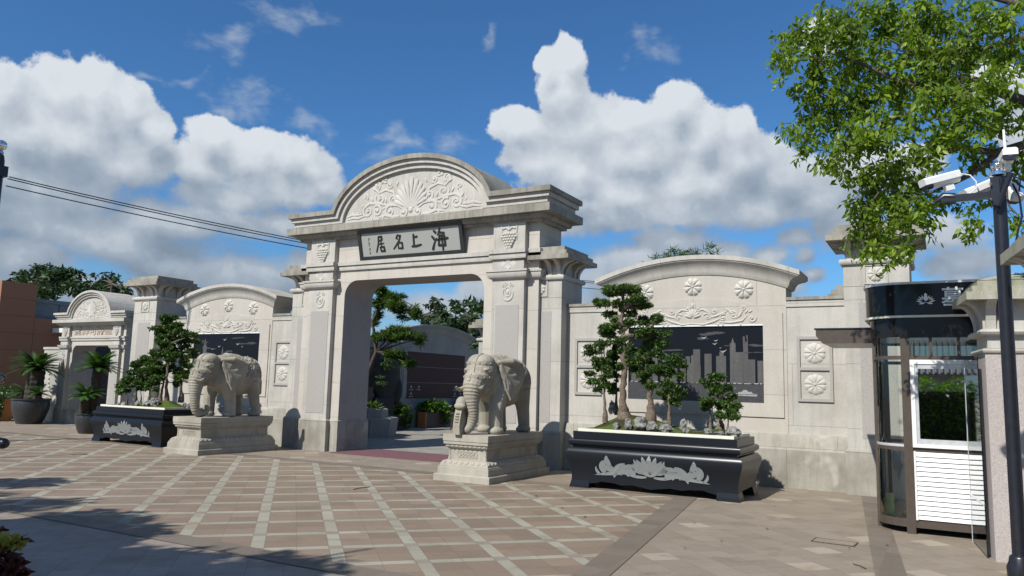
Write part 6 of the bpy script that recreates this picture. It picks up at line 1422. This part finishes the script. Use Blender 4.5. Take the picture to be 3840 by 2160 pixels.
# ================================================================== CAMPHOR BRANCHES over the kiosk
d2 = 1.4907
CC = [(1990,90,50,32),(1975,125,30,18),(2010,70,30,20),(2060,60,58,48),(2130,60,60,60),(2110,20,30,14),(2040,150,75,55),(2150,150,80,70),(2250,60,95,70),(2200,20,50,25),(2350,40,90,60),(2320,140,100,65),(2430,100,95,60),(2500,40,60,50),(2050,225,60,45),(2150,250,90,60),(2260,220,85,55),(2370,240,100,55),(2480,200,75,55),(2545,120,45,60),(2060,305,60,42),(2035,345,30,22),(2160,335,75,55),(2235,310,70,50),(2445,300,85,50),(2540,270,45,55),(1995,310,30,22),(2110,390,50,50),(2200,420,65,55),(2285,430,55,50),(2330,370,55,35),(2180,490,55,45),(2245,500,62,48),(2165,560,38,38),(2225,580,55,46),(2300,550,60,40),(2330,490,45,26),(2200,620,42,28),(2262,620,36,24),(2385,500,40,22),(2440,555,32,20),(2560,400,30,50),(2470,380,50,30),(2400,330,60,30),(2500,480,30,26),(2560,540,26,24),(2370,150,60,40)]
cl = [(x*d2, y*d2, rx*d2, ry*d2) for x, y, rx, ry in CC]
ct = thing('camphor_tree', 'leafy camphor tree overhanging from the upper right', 'tree', (4.2, 10.6, 0)); CB = Vector((4.2, 10.6, 0))
mb = MB(); mb.tube([(0, 0, 0), (0.05, 0, 1.5), (-0.1, 0, 3.0), (-0.3, -0.1, 4.2), (-0.4, -0.1, 5.5), (-0.3, 0, 7)], [0.28, 0.22, 0.19, 0.17, 0.13, 0.06], 12); obj('trunk', mb, BARK, ct, 60)
def limb(px, r0, r1, Y0, Y1, start=None):
    pts = [at(x*d2, y*d2, Y0+(Y1-Y0)*i/(len(px)-1))-CB for i, (x, y) in enumerate(px)]
    if start: pts = [Vector(start)]+pts
    n = len(pts); m = MB(); m.tube(pts, [r0+(r1-r0)*i/(n-1) for i in range(n)], 7); return obj('limb', m, BARK, ct, 60)
limb([(2650, 300), (2576, 255), (2510, 230), (2440, 200), (2330, 218), (2260, 205), (2180, 165), (2080, 130)], 0.075, 0.012, 9.6, 9.2, (-0.3, -0.1, 4.2))
limb([(2700, 60), (2576, 15), (2500, -5), (2400, -20)], 0.05, 0.015, 9.6, 9.3, (-0.35, 0, 5.8))
limb([(2650, 60), (2576, 95), (2480, 120), (2400, 145), (2340, 155), (2240, 100)], 0.055, 0.012, 9.8, 9.3, (-0.35, 0, 5.0))
limb([(2650, 350), (2576, 365), (2500, 385), (2420, 370), (2330, 400), (2250, 420), (2200, 500)], 0.065, 0.010, 9.5, 9.1, (-0.3, 0, 3.9))
limb([(2510, 385), (2440, 440), (2380, 470), (2300, 500), (2230, 590)], 0.035, 0.008, 9.4, 9.1)
limb([(2430, 200), (2440, 260), (2400, 330), (2300, 400)], 0.03, 0.008, 9.5, 9.2)
limb([(2540, 380), (2520, 450), (2540, 520), (2570, 550)], 0.02, 0.006, 9.4, 9.2)
limb([(2120, 350), (2200, 310), (2280, 290), (2350, 220)], 0.01, 0.03, 9.1, 9.5)
tw = MB(); P = []
for (x, y, rx, ry) in cl:
    c = at(x, y, 9.3+random.uniform(-0.55, 0.55)); mpp = (c-Vector((0, 0, EYE))).dot(fwd)/FPX; a, bb = rx*mpp, ry*mpp; c = c-CB
    k = max(5, int(a*bb*400))
    for i in range(k):
        d = np.clip(rng.normal(size=3)*0.5, -1.05, 1.05); s0 = Vector((c.x+d[0]*a, c.y+d[1]*a*0.9, c.z+d[2]*bb))
        e = s0+Vector((random.uniform(-.12, .12), random.uniform(-.12, .12), -random.uniform(0.06, 0.20)))
        if i % 3 == 0: tw.tube([c.lerp(s0, 0.2), s0+Vector((0, 0, 0.02)), e], [0.006, 0.004, 0.002], 4)
        for j in range(16):
            q = s0.lerp(e, j/15); P.append((q.x+random.gauss(0, 0.035), q.y+random.gauss(0, 0.035), q.z+random.gauss(0, 0.025)))
obj('twigs', tw, BARK, ct)
leaves('crown', np.array(P), 0.088, L_CAMPHOR, ct, 0.85, 0.44, 0.8, 0.2)
print('camphor leaves', len(P))

# ================================================================== BEHIND THE VIEWER: what shades the plaza and is mirrored in the kiosk
def shade_tree(label, c, r, n, ls, h):
    t = thing('shade_tree', label, 'tree', (c[0], c[1], 0), 0, 'trees behind the viewer')
    obj('trunk', MB().tube([(0, 0, 0), (0.1, 0, c[2]*0.5), (0, 0, c[2])], [0.2, 0.15, 0.08], 8), BARK, t, 60)
    P = [ell_pts((rng.normal()*r*0.42, rng.normal()*r*0.42, c[2]+rng.normal()*h*0.4), (r*0.24, r*0.24, h*0.3), n//34, 0.2) for _ in range(34)]
    leaves('crown', np.concatenate(P), ls, L_BACK, t, 0.2, 0.5)
shade_tree('spreading tree behind the viewer on the left that shades the lower left paving', (-9.15, -2.0, 5.0), 2.7, 14000, 0.26, 1.3)
shade_tree('second spreading tree farther left behind the viewer', (-12.9, -1.9, 5.2), 2.4, 9000, 0.26, 1.2)
shade_tree('round-crowned tree right behind the viewer on the left', (-7.6, -2.0, 4.6), 1.9, 8000, 0.24, 0.9)
bt = thing('round_shadow_caster', 'unseen round stand-in on a stem at the left behind the viewer, for the oval shadow', 'shrub', (-6.75, 0.95, 0))  # unseen object shaped to cast the oval shadow; its shrub form is invented
obj('stem', MB().tube([(0, 0, 0), (0, 0, 2.8)], 0.05, 8), BARK, bt); mb = MB(); mb.ball((0, 0, 3.1), (0.52, 0.52, 0.42), 20, 14); obj('crown_core', mb, SOIL, bt); leaves('crown', ell_pts((0, 0, 3.1), (0.55, 0.55, 0.45), 900, 0.9), 0.08, L_HEDGE, bt, 0, 0.5)
tag(obj('flag_pole', MB().tube([(-6.35, 0.42, 0), (-6.35, 0.42, 5.6)], [0.05, 0.025], 8), DARKM), 'slim pole at the left behind the viewer, casting a thin shadow', 'pole')
hd = thing('hedge', 'leafy hedge behind the viewer, mirrored in the kiosk window', 'hedge', (1.0, -6, 0))
obj('core', MB().box(-4.6, 4.6, 0.2, 1.2, 0, 1.75), SOIL, hd)
hp = rng.random((9000, 3)); hp[:, 0] = hp[:, 0]*9.6-4.8; hp[:, 1] = np.where(rng.random(9000) < 0.7, 1.2+rng.random(9000)*0.18, rng.random(9000)*1.3); hp[:, 2] = np.where(hp[:, 1] > 1.2, hp[:, 2]*2.0, 1.75+rng.random(9000)*0.35+0.1*np.sin(hp[:, 0]*7))
leaves('foliage', hp, 0.11, L_HEDGE, hd, -0.2, 0.5)
hb = thing('tiled_pavilion', 'low grey tiled pavilion beyond the hedge behind the viewer', 'building', (1.0, -13, 0))
obj('wall', MB().box(-6, 6, -3, 0, 0, 2.5), G_LIGHT, hb); mb = MB(); mb.prism([(0.6, 2.45), (-3.6, 2.45), (-1.5, 3.8)], -6.6, 6.6, 'x'); obj('roof', mb, CLADG, hb)
mb = MB()
for k in range(66): mb.tube([(-6.5+k*0.2, 0.62, 2.47), (-6.5+k*0.2, -1.5, 3.84)], 0.05, 6)
obj('tile_ridges', mb, CLADG, hb)
print('objects', len(COL.objects))
